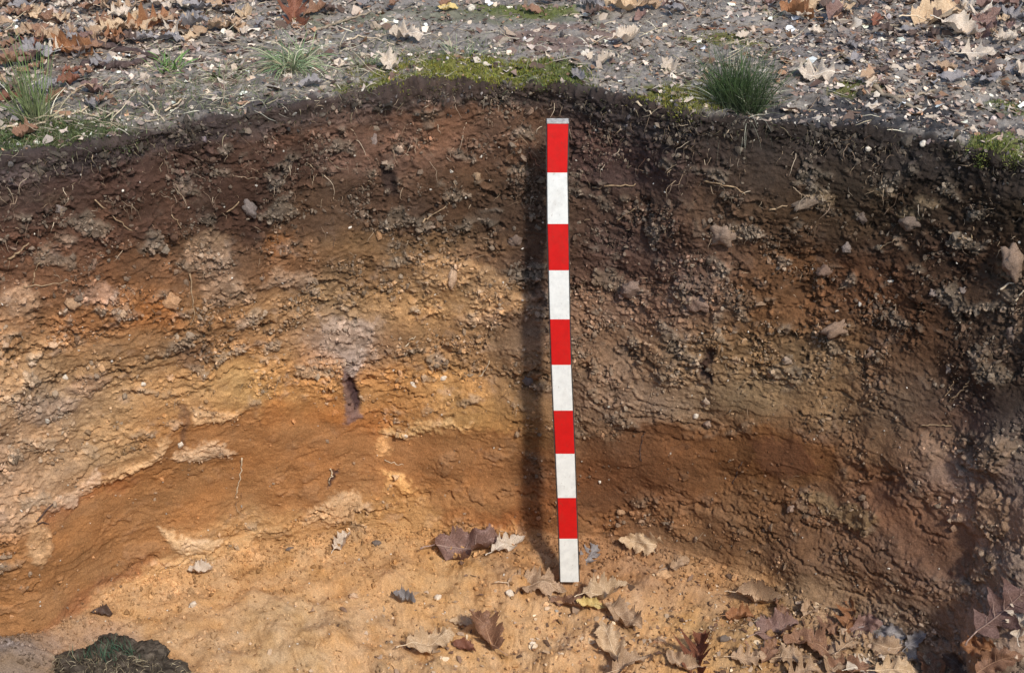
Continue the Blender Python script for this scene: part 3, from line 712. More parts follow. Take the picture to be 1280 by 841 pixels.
lefty = np.interp(QX, [0, 350, 500, 700, 1000, 1280], [1.6, 1.0, .8, .7, 1, 1.2])
for i in scatter(4200, (rel_ > -20)*(rel_ < 16)*(rowi < NG+50)*lefty*(1+.9*fbm(Qd[:, 0]*14, Qd[:, 0]*0+Qd[:, 2]*14, 120, 3)).clip(.05, 3)):
    c = np.array(random.choice([L(62,52,42), L(84,74,54), L(66,70,44), L(110,98,76), L(48,40,36), L(140,126,100)]))*rng.uniform(.7, 1.2)
    fib.add(curve3(Qd[i]-Nd[i]*.002, np.array([rng.normal(0, .6), -abs(rng.normal(.4, .4)), rng.normal(.2, .5)]), None, rng.lognormal(math.log(.014), .45), rng.uniform(.3, 1.4), 6, 1.2), rng.uniform(.0008, .0018), rng.normal(size=3), c)
tag(fib.build('rim_fibres', M['straw']), 'matted dark fibres and rootlets fringing the cut edge of the turf', 'root mat', kind='stuff')
hair = Strips()
for i in scatter(3200, isWl*Ad*(.2+patch)*np.interp(QY, [150, 300, 460, 560, 620], [1, 1, .6, .1, .03])):
    ln = rng.lognormal(math.log(.017), .5); d = Nd[i]*.7+rng.normal(0, .7, 3)+np.array([0, 0, -.5]); c = np.array(random.choice([L(150,126,100), L(120,98,78), L(172,148,120), L(90,66,52)]))
    hair.add(curve3(Qd[i]-Nd[i]*.002, d, None, min(ln, .045), rng.uniform(0, .6), 6, 1.6), rng.uniform(.0006, .0012), rng.normal(size=3), c*rng.uniform(.6, 1.15))
for i in scatter(520, isWl*(REL > 2)*(REL < 90)*(.3+patch)*1.0):
    c = np.array(random.choice([L(160,138,112), L(134,112,92), L(186,166,140)]))*rng.uniform(.6, 1.1)
    hair.add(curve3(Qd[i]-Nd[i]*.002, Nd[i]*.35+np.array([rng.normal(0, .7), 0, -.6]), None, rng.lognormal(math.log(.032), .45), rng.uniform(.1, .8), 9, 1.5), rng.uniform(.0008, .0015), rng.normal(size=3), c)
tag(hair.build('fine_roots', M['straw']), 'hair-fine roots sticking out of the upper pit face', 'fine roots', kind='stuff')

for (x, y, rx, ry, c, lb) in MOSS:
    ms = Strips(); d2 = ((QX-x)/rx)**2+((QY-y)/ry)**2
    nf = sstep(1.15, .3, d2+1.5*fbm(Qd[:, 0]*22, Qd[:, 1]*30, int(x)+3, 3))*(rowi < NG+12)
    big = ry >= 16
    for i in scatter(int(rx*ry*(1.3 if big else .8))+120, nf+1e-12):
        d = Nd[i]*.8+np.array([0, 0, .5])+rng.normal(0, .45, 3); ln = rng.uniform(.003, .008)*(1.25 if big else .8)
        k = np.array(c)*rng.uniform(.5, 2.4); k[0] *= rng.uniform(.8, 1.2)
        ms.add(curve3(Qd[i]-Nd[i]*.001, d, None, ln, .1, 3, .5), rng.uniform(.0012, .0028), rng.normal(size=3), k*.7, k*1.25)
    tag(ms.build('moss_patch', M['moss']), lb, 'moss', 'moss patches on the ground by the rim', 'stuff')

# ------------------------------------------------------------------ grass tufts
def tuft(px, py, label, green, dry, n_g, n_d, lg, ld, spread, width, up=1.0, droop=.35, rad=.02, lean=(0, 0), hang=0):
    p, nn = where(px, py)
    t = empty('grass_tuft', p); tag(t, label, 'grass tuft', 'grass tufts behind the pit')
    for nm, cnt, ln0, cols, up_, dr in (('green_blades', n_g, lg, green, up, droop), ('dry_blades', n_d, ld, dry, up*.35, droop*1.3)):
        if not cnt: continue
        s = Strips()
        sub = [(rng.normal(0, .22), rng.normal(0, .22), rng.uniform(.6, 1.12), rng.uniform(0, 6.28)) for _ in range(max(3, cnt//55))]
        for _ in range(cnt):
            sl = sub[rng.integers(0, len(sub))]
            a = rng.uniform(0, 2*math.pi); q0 = rng.random()**.5*rad
            b = np.array(p)+np.array([math.cos(a)*q0*.6+math.cos(sl[3])*rad*.55, math.sin(a)*q0*.5+math.sin(sl[3])*rad*.5, -.004])
            h_ = spread*(.3+.9*rng.random())
            d = np.array([math.cos(a)*h_+lean[0]+sl[0]+rng.normal(0, .15), math.sin(a)*h_+lean[1]+sl[1]+rng.normal(0, .15), up_*rng.uniform(.6, 1.2)])
            ln = ln0*rng.uniform(.4, 1.15)*sl[2]
            if hang and nm == 'dry_blades' and rng.random() < .28:
                d = np.array([rng.normal(0, .4), -.9, .3]); dr_ = 1.3
            else: dr_ = dr
            c = np.array(cols[rng.integers(0, len(cols))])*rng.uniform(.7, 1.25)
            s.add(curve3(b, d, None, ln, dr_*rng.uniform(.3, 1.3), 8, .35), width*rng.uniform(.6, 1.2), rng.normal(size=3)+np.array([0, -1, 0]), c*.8 if nm[0] == 'd' else np.array(dry[0])*.22+c*.55, c*1.15)
        s.build(nm, M['straw'], t)['kind'] = 'stuff'
    return t
G1 = [L(82,108,56), L(66,90,46), L(98,116,66), L(112,124,80)]; G2 = [L(96,142,62), L(78,122,50), L(128,160,86)]; G3 = [L(110,134,90), L(84,112,74), L(150,160,120)]; G4 = [L(44,66,30), L(56,80,38), L(36,54,28), L(70,92,48)]
G5 = [L(96,128,104), L(120,148,118), L(80,112,92)]
D1 = [L(206,192,160), L(180,166,134), L(158,144,116), L(222,212,184)]; D2 = [L(150,148,128), L(120,120,100), L(176,172,150)]
tuft(48, 150, 'tall thin upright green tuft at the left end of the rim', G1, D1, 110, 26, .175, .10, .24, .0024, 1.1, .12, .028, (-.05, .05))
tuft(210, 88, 'small bright green broad-bladed tuft beside the dark sticks', G2, D1, 46, 10, .07, .05, .75, .0042, .9, .3, .022)
tuft(372, 84, 'pale green tuft with long bleached straws around it, left of the white leaf', G3, D1, 170, 130, .11, .13, .75, .0024, .75, .5, .035)
tuft(925, 136, 'dense dark green bushy tuft on the rim right of the staff', G4, D2, 1200, 260, .135, .11, .42, .0013, 1.2, .16, .040, (.03, -.02), 1)
tuft(462, 84, 'sparse wispy green tuft between the straw tuft and the white leaf', G3, D1, 40, 10, .06, .05, .7, .0014, .8, .3, .03)
tuft(585, 66, 'faint fine tuft on the ground above the olive moss', G3, D1, 46, 12, .06, .05, .7, .0014, .7, .3, .04)
tuft(288, 96, 'low straggling tuft right of the bright green tuft', G1, D1, 60, 40, .055, .08, .9, .0016, .5, .3, .04)
tuft(962, 22, 'small pale straw tuft at the top edge beyond the dense tuft', G3, D1, 16, 30, .05, .06, .6, .0016, .9, .3, .02)
tuft(120, 150, 'low matted dark tuft right of the tall thin one', G1, D1, 90, 40, .05, .07, .9, .0016, .5, .4, .05)
tuft(15, 172, 'dark ragged tuft overhanging the rim in the left corner', G1, D2, 110, 30, .05, .06, .9, .0016, .5, .5, .06)

# ------------------------------------------------------------------ leaves
def leaf_data(kind, seed, curl, fold, rough):
    rg = np.random.default_rng(seed); nt, nx = 50, 6
    t = np.linspace(0, 1, nt)
    if kind == 'round':      # rounded lobes
        env = .30*np.sin(np.pi*t**.72)**.8; nl = rg.uniform(3.2, 5.0); cyc = np.abs(np.sin(np.pi*(t*nl+rg.uniform(0, .4))))**.75; lob = .54+.46*cyc; sk = .24
    elif kind == 'point':    # pointed lobes
        env = .40*np.sin(np.pi*t**.78)**.75; f = (t*rg.uniform(2.8, 4.2)+rg.uniform(.1, .5)) % 1; lob = .26+.74*np.where(f < .62, (f/.62)**1.3, ((1-f)/.38)**1.1); sk = .34
    elif kind == 'small':
        env = .26*np.sin(np.pi*t**.9)**.9; lob = .85+.15*np.abs(np.sin(np.pi*t*5)); sk = .1
    else:                    # torn piece
        env = .36*np.sin(np.pi*t**.8)**.6; lob = .55+.45*rg.random(nt); lob = np.convolve(np.r_[lob[0], lob, lob[-1]], [.25, .5, .25], 'valid'); sk = .2
    w0 = np.clip(env*lob, .006, 1)
    V = np.zeros((nt, 2*nx+1, 3)); s = np.linspace(-1, 1, 2*nx+1)
    for side in (0, 1):
        wv = w0*(1+.25*rg.normal(0, .4, nt))*rg.uniform(.85, 1.1)
        m = s <= 0 if side == 0 else s > 0
        V[:, m, 0] = wv[:, None]*s[None, m]
    V[:, :, 1] = t[:, None]+sk*np.abs(V[:, :, 0])*np.sin(np.pi*t)[:, None]
    V[:, :, 1] -= .5
    x, y = V[..., 0], V[..., 1]
    ph_ = rg.uniform(0, 6, 4)
    V[..., 2] = fold*np.abs(x) + curl*(x*x*2.2 + .6*y*y) + rough*(.045*np.sin(9*y+ph_[0]+4*x)+.035*np.sin(13*x+ph_[1]+5*y)+.02*np.sin(29*y+ph_[2])*np.abs(x)*4+.03*np.sin(21*x-11*y+ph_[3]))
    V[..., 2] += rough*(.007*np.sin(31*x+ph_[1]+11*y)+.006*np.sin(27*y-23*x+ph_[0]))
    V[..., 2] += rough*.05*np.abs(x)*np.cos(2*np.pi*t*(4 if kind == 'round' else 3.6))[:, None]*3
    V[..., 0] += rg.normal(0, .16)*(t[:, None]-.5)**2*2
    V[..., 2] += rg.normal(0, .25)*(x*y)
    # roll the drying blade about an oblique axis
    rc = rg.uniform(1.0, 1.0+5.5*min(1.2, curl+.15)); ax = rg.normal(0, .35); cu_, su_ = math.cos(ax), math.sin(ax)
    a_, b_ = V[..., 0]*cu_+V[..., 1]*su_*.6, -V[..., 0]*su_+V[..., 1]*cu_
    off = rg.normal(0, .05); an = (a_-off)*rc
    dx_ = np.sin(an)/rc+off-a_; V[..., 0] += dx_*cu_; V[..., 1] += dx_*su_*.6; V[..., 2] += (1-np.cos(an))/rc*.85
    V[..., 2] -= V[..., 2].min()*.7
    i = (np.arange(nt-1)[:, None]*(2*nx+1)+np.arange(2*nx)[None]).ravel()
    F = np.stack([i, i+1, i+2*nx+2, i+2*nx+1], 1)
    return V, F, t, nx, w0
LB = {}
def make_leaf(px, py, size, ang, col, label, group, kind='round', curl=.4, fold=.25, rough=1, tilt=(0, 0), detail=True, seed=None, lift=.003, pos=None, key=None):
    """size in metres along the midrib; ang: where the tip points, 0 = right, 90 = away"""
    seed = seed if seed is not None else rng.integers(1, 1e6)
    p, nn = where(px, py)
    k = key
    if k is not None and k in LB:
        o = LB[k][0].copy(); kids = [c.copy() for c in LB[k][1]]; COL.objects.link(o)
        for c in kids: c.parent = o; COL.objects.link(c)
        o.data.materials
    else:
        V, F, t, nx, w0 = leaf_data(kind, seed, curl, fold, rough)
        o = np_mesh('oak_leaf', V.reshape(-1, 3), F, M['leaf_'+col])
        kids = []
        if detail:
            mid = V[:, nx]; mb = MB()
            mb.tube([tuple(a+np.array([0, 0, .006])) for a in mid[::5]], [.011*(1-.8*i/10) for i in range(len(mid[::5]))], 4, False)
            for j in range(7, 43, 7):
                for e in (0, 2*nx):
                    a = V[j, nx]; j2 = min(j+5, 49); b = V[j2, nx]*.35+V[j2, e]*.65; m_ = V[j+2, nx+(-3 if e == 0 else 3)]
                    mb.tube([tuple(a+np.array([0, 0, .004])), tuple(m_+np.array([0, 0, .005])), tuple(b+np.array([0, 0, .005]))], [.006, .004, .002], 3, False)
            v = mb.build('vein', M['vein_'+col], o); kids.append(v)
            st = MB(); a = V[0, nx]
            st.tube([tuple(a+np.array([0, .01, .004])), tuple(a+np.array([.01, -.07, .015])), tuple(a+np.array([.03, -.15, .05])), tuple(a+np.array([.055, -.21, .05]))], [.012, .010, .010, .015], 5)
            kids.append(st.build('stalk', M['vein_'+col], o))
        if k is not None: LB[k] = (o, kids)
    nn = (nn*.6+Vector((tilt[0], tilt[1], .45))).normalized()
    a = math.radians(ang); yv = Vector((math.cos(a), math.sin(a), 0)); yv = (yv-nn*yv.dot(nn)).normalized(); xv = yv.cross(nn)
    Rm = Matrix((xv, yv, nn)).transposed().to_4x4()
    o.matrix_world = Matrix.Translation(p+nn*lift)@Rm@Matrix.Scale(size, 4)
    tag(o, label, 'leaf', group)
    return o
GF, GG = 'leaves lying on the pit floor', 'leaves lying on the ground behind the pit'
# pit floor, one by one
FL = [
 (588,690,.15,8,'purple','crumpled purple-brown leaf at the foot of the wall left of the staff','piece',.6,.35,2.0,(-.1,-.35)),
 (634,684,.085,30,'pale','whitish dry leaf end joined against the purple-brown leaf','round',.3,.3,1.3,(.1,-.15)),
 (672,736,.125,-8,'tan','large tan round-lobed leaf left of the staff foot','round',.25,.1,1.2,(0,-.25)),
 (712,760,.085,170,'brown','dark wrinkled leaf lying against the foot of the staff','piece',.9,.4,1.6,(0,-.2)),
 (757,744,.10,20,'cream','cream leaf right of the staff foot, over the yellow one','round',.4,.2,1.5,(0,-.2)),
 (738,760,.06,165,'yellow','bright yellow leaf edge just below the staff foot','small',.5,.3,1,(0,-.3)),
 (778,776,.10,-40,'tan','narrow ragged tan leaf trailing right below the cream one','piece',.5,.5,1.6,(0,-.1)),
 (802,678,.10,165,'cream','yellowish holed leaf leaning on the wall foot right of the staff','round',.3,.1,1.3,(0,-.35)),
 (738,697,.066,55,'grey','small bluish-grey star-lobed leaf right of the staff foot','point',.1,.1,.8,(0,-.3)),
 (428,680,.062,60,'pale','small pale curled leaf standing alone at left of the floor','round',.9,.5,1.8,(0,-.3)),
 (606,790,.105,125,'brown','folded brown leaf standing up low in the centre','round',.9,.9,1.3,(.2,-.4)),
 (582,812,.055,-30,'red','small reddish leaf in front of the folded brown one','small',.3,.2,1,(0,-.2)),
 (577,780,.05,170,'cream','small cream leaf lobe tucked behind the folded brown leaf','small',.4,.2,1,(0,-.2)),
 (540,808,.10,15,'cream','pale yellow torn leaf flat on the floor left of the folded brown one','piece',.3,.2,1.4,(0,-.1)),
 (505,752,.055,-15,'grey','curled grey leaf rib with dark hollow in the middle left of the floor','piece',.9,.8,1.6,(0,-.2)),
 (762,806,.10,110,'cream','light lobed leaf at the bottom below the staff','round',.3,.2,1.3,(0,-.3)),
 (790,832,.09,20,'tan','half-hidden tan leaf at the bottom edge right of the light lobed one','round',.6,.4,1.5,(0,-.2)),
 (872,822,.10,70,'red','pointed rust-coloured leaf standing at the bottom edge','point',.8,1.0,1.2,(-.2,-.4)),
 (850,832,.07,150,'tan','tan leaf piece beside the pointed rust-coloured leaf','piece',.4,.3,1.2,(0,-.3)),
 (924,774,.062,5,'orange','small bright orange torn leaf left of the leaf drift','piece',.5,.3,1.4,(0,-.2)),
 (948,752,.10,-12,'tan','narrow rolled tan leaf above the small orange one','small',1.2,.9,1,(0,-.2)),
 (1262,760,.15,25,'purple','smooth purplish leaf with long dark stalk on the slump at right','point',.15,.05,.5,(-.35,-.25)),
 (1276,772,.07,60,'pale','whitish pointed leaf tip at the right edge on the slump','point',.3,.2,1,(-.3,-.3)),
 (1226,810,.07,160,'orange','yellow-brown holed leaf at the bottom right','piece',.4,.2,1.2,(0,-.2)),
 (1250,826,.09,20,'brown','brown leaf in the bottom right corner','round',.4,.2,1.2,(0,-.2)),
 (1200,832,.07,100,'dark','dark leaf left of the yellow-brown holed one','piece',.5,.2,1.2,(0,-.2)),
 (128,770,.05,175,'dark','small dark curled leaf behind the turf clod','small',1,.6,1.2,(0,-.2)),
 (252,716,.055,5,'pale','small whitish leaf scrap near the left wall foot','piece',.6,.4,1.3,(0,-.2)),
 (850,708,.05,30,'tan','tiny tan scrap at the wall foot right of the holed leaf','piece',.4,.3,1.2,(0,-.2)),
]
for i, (x, y, s, a, c, lb, kd, cu, fo, ro, tl) in enumerate(FL):
    make_leaf(x, y, s, a, c, lb, GF, kd, cu, fo, ro, tl, s > .055, 100+i, .004)
# drift of leaves at the lower right
drift = [(970,790,.11,20,'purple','piece'),(1010,808,.12,160,'brown','piece'),(1060,806,.09,35,'tan','point'),(1100,812,.10,150,'tan','piece'),(990,826,.10,-10,'tan','small'),(1040,830,.10,80,'tan','round'),(1085,834,.10,20,'pale','piece'),
         (1130,822,.09,170,'grey','piece'),(960,816,.08,60,'brown','round'),(1035,780,.07,120,'brown','piece'),(1065,772,.085,60,'orange','point'),(1085,782,.08,10,'purple','piece'),(1110,790,.09,-20,'grey','piece'),(1148,800,.06,30,'grey','round'),
         (935,828,.08,0,'tan','round'),(1165,836,.09,100,'brown','piece'),(1012,762,.06,40,'tan','piece'),(975,765,.07,100,'brown','small'),(1120,840,.1,0,'cream','round'),(1058,842,.1,160,'brown','round'),(1000,844,.1,30,'tan','point')]
pos_w = ['behind','left of','right of','beneath']
COLN = {'tan':'tan','pale':'whitish','cream':'cream','brown':'brown','red':'rust red','orange':'orange','purple':'purple-brown','grey':'grey','yellow':'yellow','dark':'dark brown'}
SHP = {'round':'round-lobed','point':'pointed','piece':'torn','small':'narrow'}
used = {}
def uniq(base, x, zone, lst):
    return base
for i, (x, y, s, a, c, kd) in enumerate(drift):
    s *= .88
    where_ = 'at the left end' if x < 985 else 'at the right end' if x > 1105 else 'in the middle'
    row = ', back row' if y < 795 else ', front row' if y > 825 else ', centre row'
    make_leaf(x, y, s, a, c, f'{COLN[c]} {SHP[kd]} leaf {where_} of the shaded drift{row}', 'leaves in the shaded drift at the lower right', kd, random.uniform(.1, .5), random.uniform(.0, .4), 1.2, (random.uniform(-.2, .2), random.uniform(-.22, .1)), True, 300+i, random.uniform(-.003, .007))
# ground, one by one
GLAWN = 1
GL = [
 (1014,98,.092,165,'pale','pale fan-shaped oak leaf standing on the rim right of the dense tuft','round',.15,.1,1.2,(0,-.25)),
 (1172,28,.15,10,'cream','large cream oak leaf in the upper right litter','round',.3,.2,1.4,(0,-.35)),
 (1200,44,.10,-30,'pale','whitish lobe end lying below the large cream oak leaf','round',.3,.2,1.3,(0,-.3)),
 (1228,36,.11,60,'purple','dull purple leaf right of the large cream oak leaf','round',.4,.3,1.3,(0,-.4)),
 (1222,72,.08,5,'pale','flat white spiky leaf scrap near the right edge of the ground','point',.2,.1,1,(0,-.25)),
 (1196,100,.045,10,'grey','small pale grey disc-like leaf right of the curved twig','small',.3,.2,1,(0,-.3)),
 (994,22,.085,150,'orange','folded orange-brown leaf at the top right of the dense tuft','round',.9,.7,1.4,(.1,-.4)),
 (1014,10,.07,30,'cream','cream leaf lobe at the top edge beside the folded orange-brown leaf','round',.4,.3,1.3,(0,-.4)),
 (1020,44,.04,-20,'pale','small white sliver of leaf below the folded orange-brown leaf','small',.3,.3,1,(0,-.3)),
 (778,14,.10,170,'cream','cream oak leaf at the top edge above the staff','round',.4,.3,1.5,(0,-.35)),
 (810,12,.075,20,'tan','tan leaf right of the cream one at the top edge above the staff','round',.4,.3,1.5,(0,-.3)),
 (740,12,.06,150,'grey','grey curled leaf left of the cream one at the top edge','piece',.6,.5,1.4,(0,-.3)),
 (800,26,.05,60,'purple','little purple-grey leaf in front of the tan one at the top','small',.5,.3,1.2,(0,-.3)),
 (836,88,.06,95,'pale','pair-lobed pale leaf standing left of the dense tuft','round',.5,.5,1.5,(0,-.5)),
 (783,54,.065,25,'pale','curved white leaf rim on the bare ground right above the staff','piece',.8,.6,1.5,(0,-.3)),
 (760,80,.045,40,'pale','small crinkled pale leaf above and right of the staff','piece',.6,.4,1.4,(0,-.3)),
 (722,98,.045,120,'grey','narrow bluish-grey leaf on the moss above the staff','small',.4,.4,1,(0,-.3)),
 (488,84,.075,115,'pale','pinkish-white crumpled leaf right of the wispy tuft','round',.5,.3,1.8,(0,-.5)),
 (508,50,.075,170,'pale','white torn leaf on the ground above the crumpled pinkish one','piece',.5,.3,1.5,(0,-.4)),
 (368,22,.11,95,'red','upright rust-brown folded leaf behind the straw tuft','point',.7,.7,1.2,(.1,-.9)),
 (396,16,.07,40,'brown','brown leaf leaning right of the upright rust-brown one','point',.5,.5,1.2,(0,-.6)),
 (188,34,.10,35,'orange','upright orange-brown leaf above the bright green tuft','point',.5,.6,1.1,(.15,-.8)),
 (90,66,.10,150,'orange','large orange-brown curled leaf left of the dark sticks','round',.7,.5,1.3,(0,-.6)),
 (118,52,.06,80,'tan','pale-tipped tan leaf behind the large orange-brown curled one','piece',.5,.5,1.3,(0,-.5)),
 (12,128,.06,0,'red','flat reddish leaf at the left edge of the ground','small',.2,.1,1,(0,-.2)),
 (36,172,.05,30,'brown','small brown curled leaf on the turf in the left corner','piece',.8,.5,1.3,(0,-.3)),
 (46,72,.08,170,'grey','long greyish leaf behind the tall thin tuft','round',.4,.3,1.3,(0,-.3)),
 (70,128,.05,60,'brown','brown leaf right at the foot of the tall thin tuft','small',.7,.4,1.2,(0,-.3)),
 (232,46,.045,10,'pale','small white leaf scrap right of the upright orange-brown leaf','piece',.3,.2,1.2,(0,-.2)),
 (392,108,.055,10,'grey','blue-grey flat scrap on the rim below the straw tuft','piece',.3,.2,1,(0,-.3)),
 (1275,92,.05,90,'pale','white leaf edge at the right border of the ground','piece',.4,.3,1,(0,-.3)),
 (1180,88,.05,150,'tan','pinkish tan leaf scrap above the small grey disc-like leaf','piece',.3,.2,1,(0,-.2)),
 (930,50,.04,30,'pale','small white scrap at the top of the dense tuft','piece',.4,.3,1,(0,-.2)),
 (560,14,.05,5,'yellow','small yellowish leaf at the top between the white leaf and the moss','small',.4,.3,1,(0,-.2)),
]
for i, (x, y, s, a, c, lb, kd, cu, fo, ro, tl) in enumerate(GL):
    make_leaf(x, y, s, a, c, lb, GG, kd, cu, fo, ro, tl, s > .05, 500+i, .006)
# general litter: top left and top right
zones = [((-30, 330), (-14, 56), 125, 'upper left litter', ['tan','tan','tan','pale','purple','tan','pale','cream','brown','grey','brown','orange','dark']),
         ((-30, 130), (52, 140), 38, 'litter around the tall thin tuft', ['grey','tan','brown','pale','purple','red']),
         ((330, 980), (-14, 24), 26, 'top edge litter in the middle', ['grey','tan','purple','brown','dark']),
         ((990, 1310), (-14, 34), 56, 'upper right litter', ['tan','purple','brown','pale','grey','red','dark','cream']),
         ((1060, 1310), (34, 112), 34, 'sparse litter right of the curved twig', ['grey','purple','tan','dark','pale'])]
for (x0, x1), (y0, y1), n_, zn, cs in zones:
    for i in range(n_):
        c = random.choice(cs); kd = random.choice(['round', 'round', 'point', 'piece', 'small']); s = random.uniform(.034, .076)
        if 'sparse' in zn or 'middle' in zn: s = random.uniform(.025, .055); kd = random.choice(['piece', 'small', 'round'])
        v = random.randrange(6)
        lx, ly = random.uniform(x0, x1), random.uniform(y0, y1); fx_ = (lx-x0)/(x1-x0)
        pl_ = ['left end', 'left half', 'centre', 'right half', 'right end'][min(4, int(fx_*5))]
        rw = 'farther' if ly < (y0+y1)/2 else 'nearer'; cond = 'big' if s > .078 else 'small' if s < .055 else 'middling'
        make_leaf(lx, ly, s, random.uniform(0, 360), c, f'{cond} {COLN[c]} {SHP[kd]} leaf, {rw} row, {pl_}, {zn}', 'leaves of the '+zn, kd,
                  random.uniform(.1, .6), random.uniform(.0, .4), 1.2, (random.uniform(-.2, .2), random.uniform(-.25, .1)), s > .06, 900+v, random.uniform(.003, .016), key=(c, kd, v, s > .06))

# ------------------------------------------------------------------ ranging staff
left = [(684,152),(684,216),(684.5,280),(686,338),(687.5,399),(689.5,456),(692,513),(694.5,567),(697,622),(699,673),(700.5,727)]
right_ = [(710.5,152),(709,216),(710.2,280),(711,338),(712,399),(713.6,456),(716,513),(718.2,567),(720,622),(721.8,673),(723.5,727)]
deps = np.linspace(0, 1, 11)
def dep_at(i):   # equal 10 cm steps along the leaning staff
    a, b = at_depth(697, 152, 2.74), at_depth(711.5, 727, 2.985)
    p = a+(b-a)*deps[i]; return (p-CP) @ FW
def paint(name, c, dirt):
    m = mat_two(name, tuple(np.array(c)*.86), c, 70, .6, .15, .15)
    nt = m.node_tree; b = nt.nodes['Principled BSDF']; src = b.inputs['Base Color'].links[0].from_socket
    tc = nt.nodes.new('ShaderNodeTexCoord'); mp = nt.nodes.new('ShaderNodeMapping'); mp.inputs['Scale'].default_value = (1, 1, .35)
    nt.links.new(tc.outputs['Object'], mp.inputs[0])
    fac = None
    for sc_, lo_, hi_, k_ in ((260, .60, .72, .75), (38, .50, .80, .35)):
        n = nt.nodes.new('ShaderNodeTexNoise'); n.inputs['Scale'].default_value = sc_; n.inputs['Detail'].default_value = 5; n.inputs['Roughness'].default_value = .7
        nt.links.new(mp.outputs[0], n.inputs['Vector'])
        r_ = nt.nodes.new('ShaderNodeMapRange'); r_.inputs[1].default_value = lo_; r_.inputs[2].default_value = hi_; r_.inputs[4].default_value = k_
        nt.links.new(n.outputs['Fac'], r_.inputs[0])
        mx = nt.nodes.new('ShaderNodeMix'); mx.data_type = 'RGBA'; mx.inputs[7].default_value = (*dirt, 1)
        nt.links.new(r_.outputs[0], mx.inputs[0]); nt.links.new(src, mx.inputs[6]); src = mx.outputs[2]
    nt.links.new(src, b.inputs['Base Color']); return m
m_red = paint('red_paint', (.53, .008, .006), (.22, .035, .02))
m_white = paint('white_paint', (.70, .685, .62), (.38, .33, .26))
m_edge = mat_two('staff_edge_paint', (.02, .02, .018), (.05, .045, .04), 120, .7, .2, .2)
m_metal = mat_two('staff_end_metal', (.22, .20, .18), (.42, .40, .36), 150, .5, .5, .3)
stf_p = Vector(at_depth(712, 727, dep_at(10)))
staff = empty('ranging_staff', stf_p); tag(staff, 'upright red and white banded wooden measuring staff leaning against the pit face', 'measuring staff')
back = np.array([0, 1, .19]); back = back/np.linalg.norm(back)*.011
rows_ = []
for i in range(11):
    a, b = at_depth(*left[i], dep_at(i)), at_depth(*right_[i], dep_at(i))
    rows_.append((a, b))
def seg_box(a0, b0, a1, b1, name, mat, parent, bev=.0009, z0=0, z1=0, front=0, bk=None):
    bk = back if bk is None else bk
    f = -back/.011*front
    mb = MB()
    V = []
    for (a, b) in ((a0, b0), (a1, b1)):
        s_ = (b-a)/np.linalg.norm(b-a)
        V += [a+f+bk*.08, a+s_*bev+f, b-s_*bev+f, b+f+bk*.08, b+bk, a+bk]
    F = [(5-k, 5-(k+1) % 6, 11-(k+1) % 6, 11-k) for k in range(6)]
    F += [tuple(range(6)), tuple(range(11, 5, -1))]
    mb.add([tuple(np.array(v)-np.array(parent.location)) for v in V], F)
    return mb.build(name, mat, parent, False)
for i in range(10):
    (a0, b0), (a1, b1) = rows_[i], rows_[i+1]
    if i == 0:
        e = .035; a0 = a0+(a1-a0)*e; b0 = b0+(b1-b0)*e
    o = seg_box(a0, b0, a1, b1, 'red_band' if i % 2 == 0 else 'white_band', m_red if i % 2 == 0 else m_white, staff)
    if i == 0: o['label'] = 'top red band with worn grey upper edge'
    if i == 9: o['label'] = 'lowest white band standing on the floor'
(a0, b0), (a1, b1) = rows_[0], rows_[1]
d_ = (a1-a0)*.035
seg_box(a0-(b0-a0)*.02, b0+(b0-a0)*.03, a0+d_-(b0-a0)*.02, b0+d_+(b0-a0)*.03, 'end_cap', m_metal, staff, front=.0012)
# dark unpainted right and left edges
for nm, ia in (('edge', 0), ('edge', 1)):
    mb = MB()
    for i in range(11):
        a, b = rows_[i]; s_ = (b-a)/np.linalg.norm(b-a); base = b if ia else a; k = 1 if ia else -1
        V = [base+s_*k*.0002+back*.2, base+s_*k*.0022+back*.25, base+s_*k*.0022+back, base+s_*k*.0002+back]
        mb.v += [tuple(np.array(v)-np.array(stf_p)) for v in V]
    for i in range(10):
        for q_ in range(4):
            f_ = (i*4+q_, i*4+(q_+1) % 4, (i+1)*4+(q_+1) % 4, (i+1)*4+q_); mb.f.append(f_ if ia else f_[::-1])
    mb.f += [(0, 1, 2, 3), (43, 42, 41, 40)]
    mb.build(nm, m_edge, staff, False)

# ------------------------------------------------------------------ sticks, twigs, roots
m_bark = mat_two('dark_bark', L(58,46,42), L(96,80,74), 120, .9, .1, 1, L(128,112,104))
m_twig = mat_two('grey_twig', L(110,96,80), L(160,144,122), 140, .85, .1, .8)
m_rtw = mat_two('reddish_twig', L(100,66,50), L(140,96,74), 140, .8, .1, .6)
m_root = mat_two('root_bark', L(120,96,72), L(170,144,112), 160, .85, .1, .6)
m_proot = mat_two('pale_root', L(176,154,124), L(214,194,164), 160, .8, .1, .5)
def stick(pp, r0, r1, mat, label, cat='twig', group=None, lift=.4, name='twig', jit=.12, n=7, wob=.002):
    ks = [where(x, y) for x, y in pp]
    pts_ = [p+q*(r0*lift) for p, q in ks]
    # resample
    out = []; 
    for a, b in zip(pts_[:-1], pts_[1:]):
        for t in np.linspace(0, 1, 5)[:-1]: out.append(a.lerp(b, t)+Vector(rng.normal(0, wob, 3)))
    out.append(pts_[-1])
    org = out[0].copy()
    mb = MB(); mb.tube([p-org for p in out], list(np.linspace(r0, r1, len(out))), n, True, None, jit)
    o = mb.build(name, mat); o.location = org; tag(o, label, cat, group); return o
TG = 'twigs and sticks on the ground behind the pit'
stick([(108,58),(140,63),(170,70),(196,76)], .0095, .007, m_bark, 'dark stick in the upper left, the farther of two behind the bright green tuft', 'stick', TG, .7, 'stick', .2)
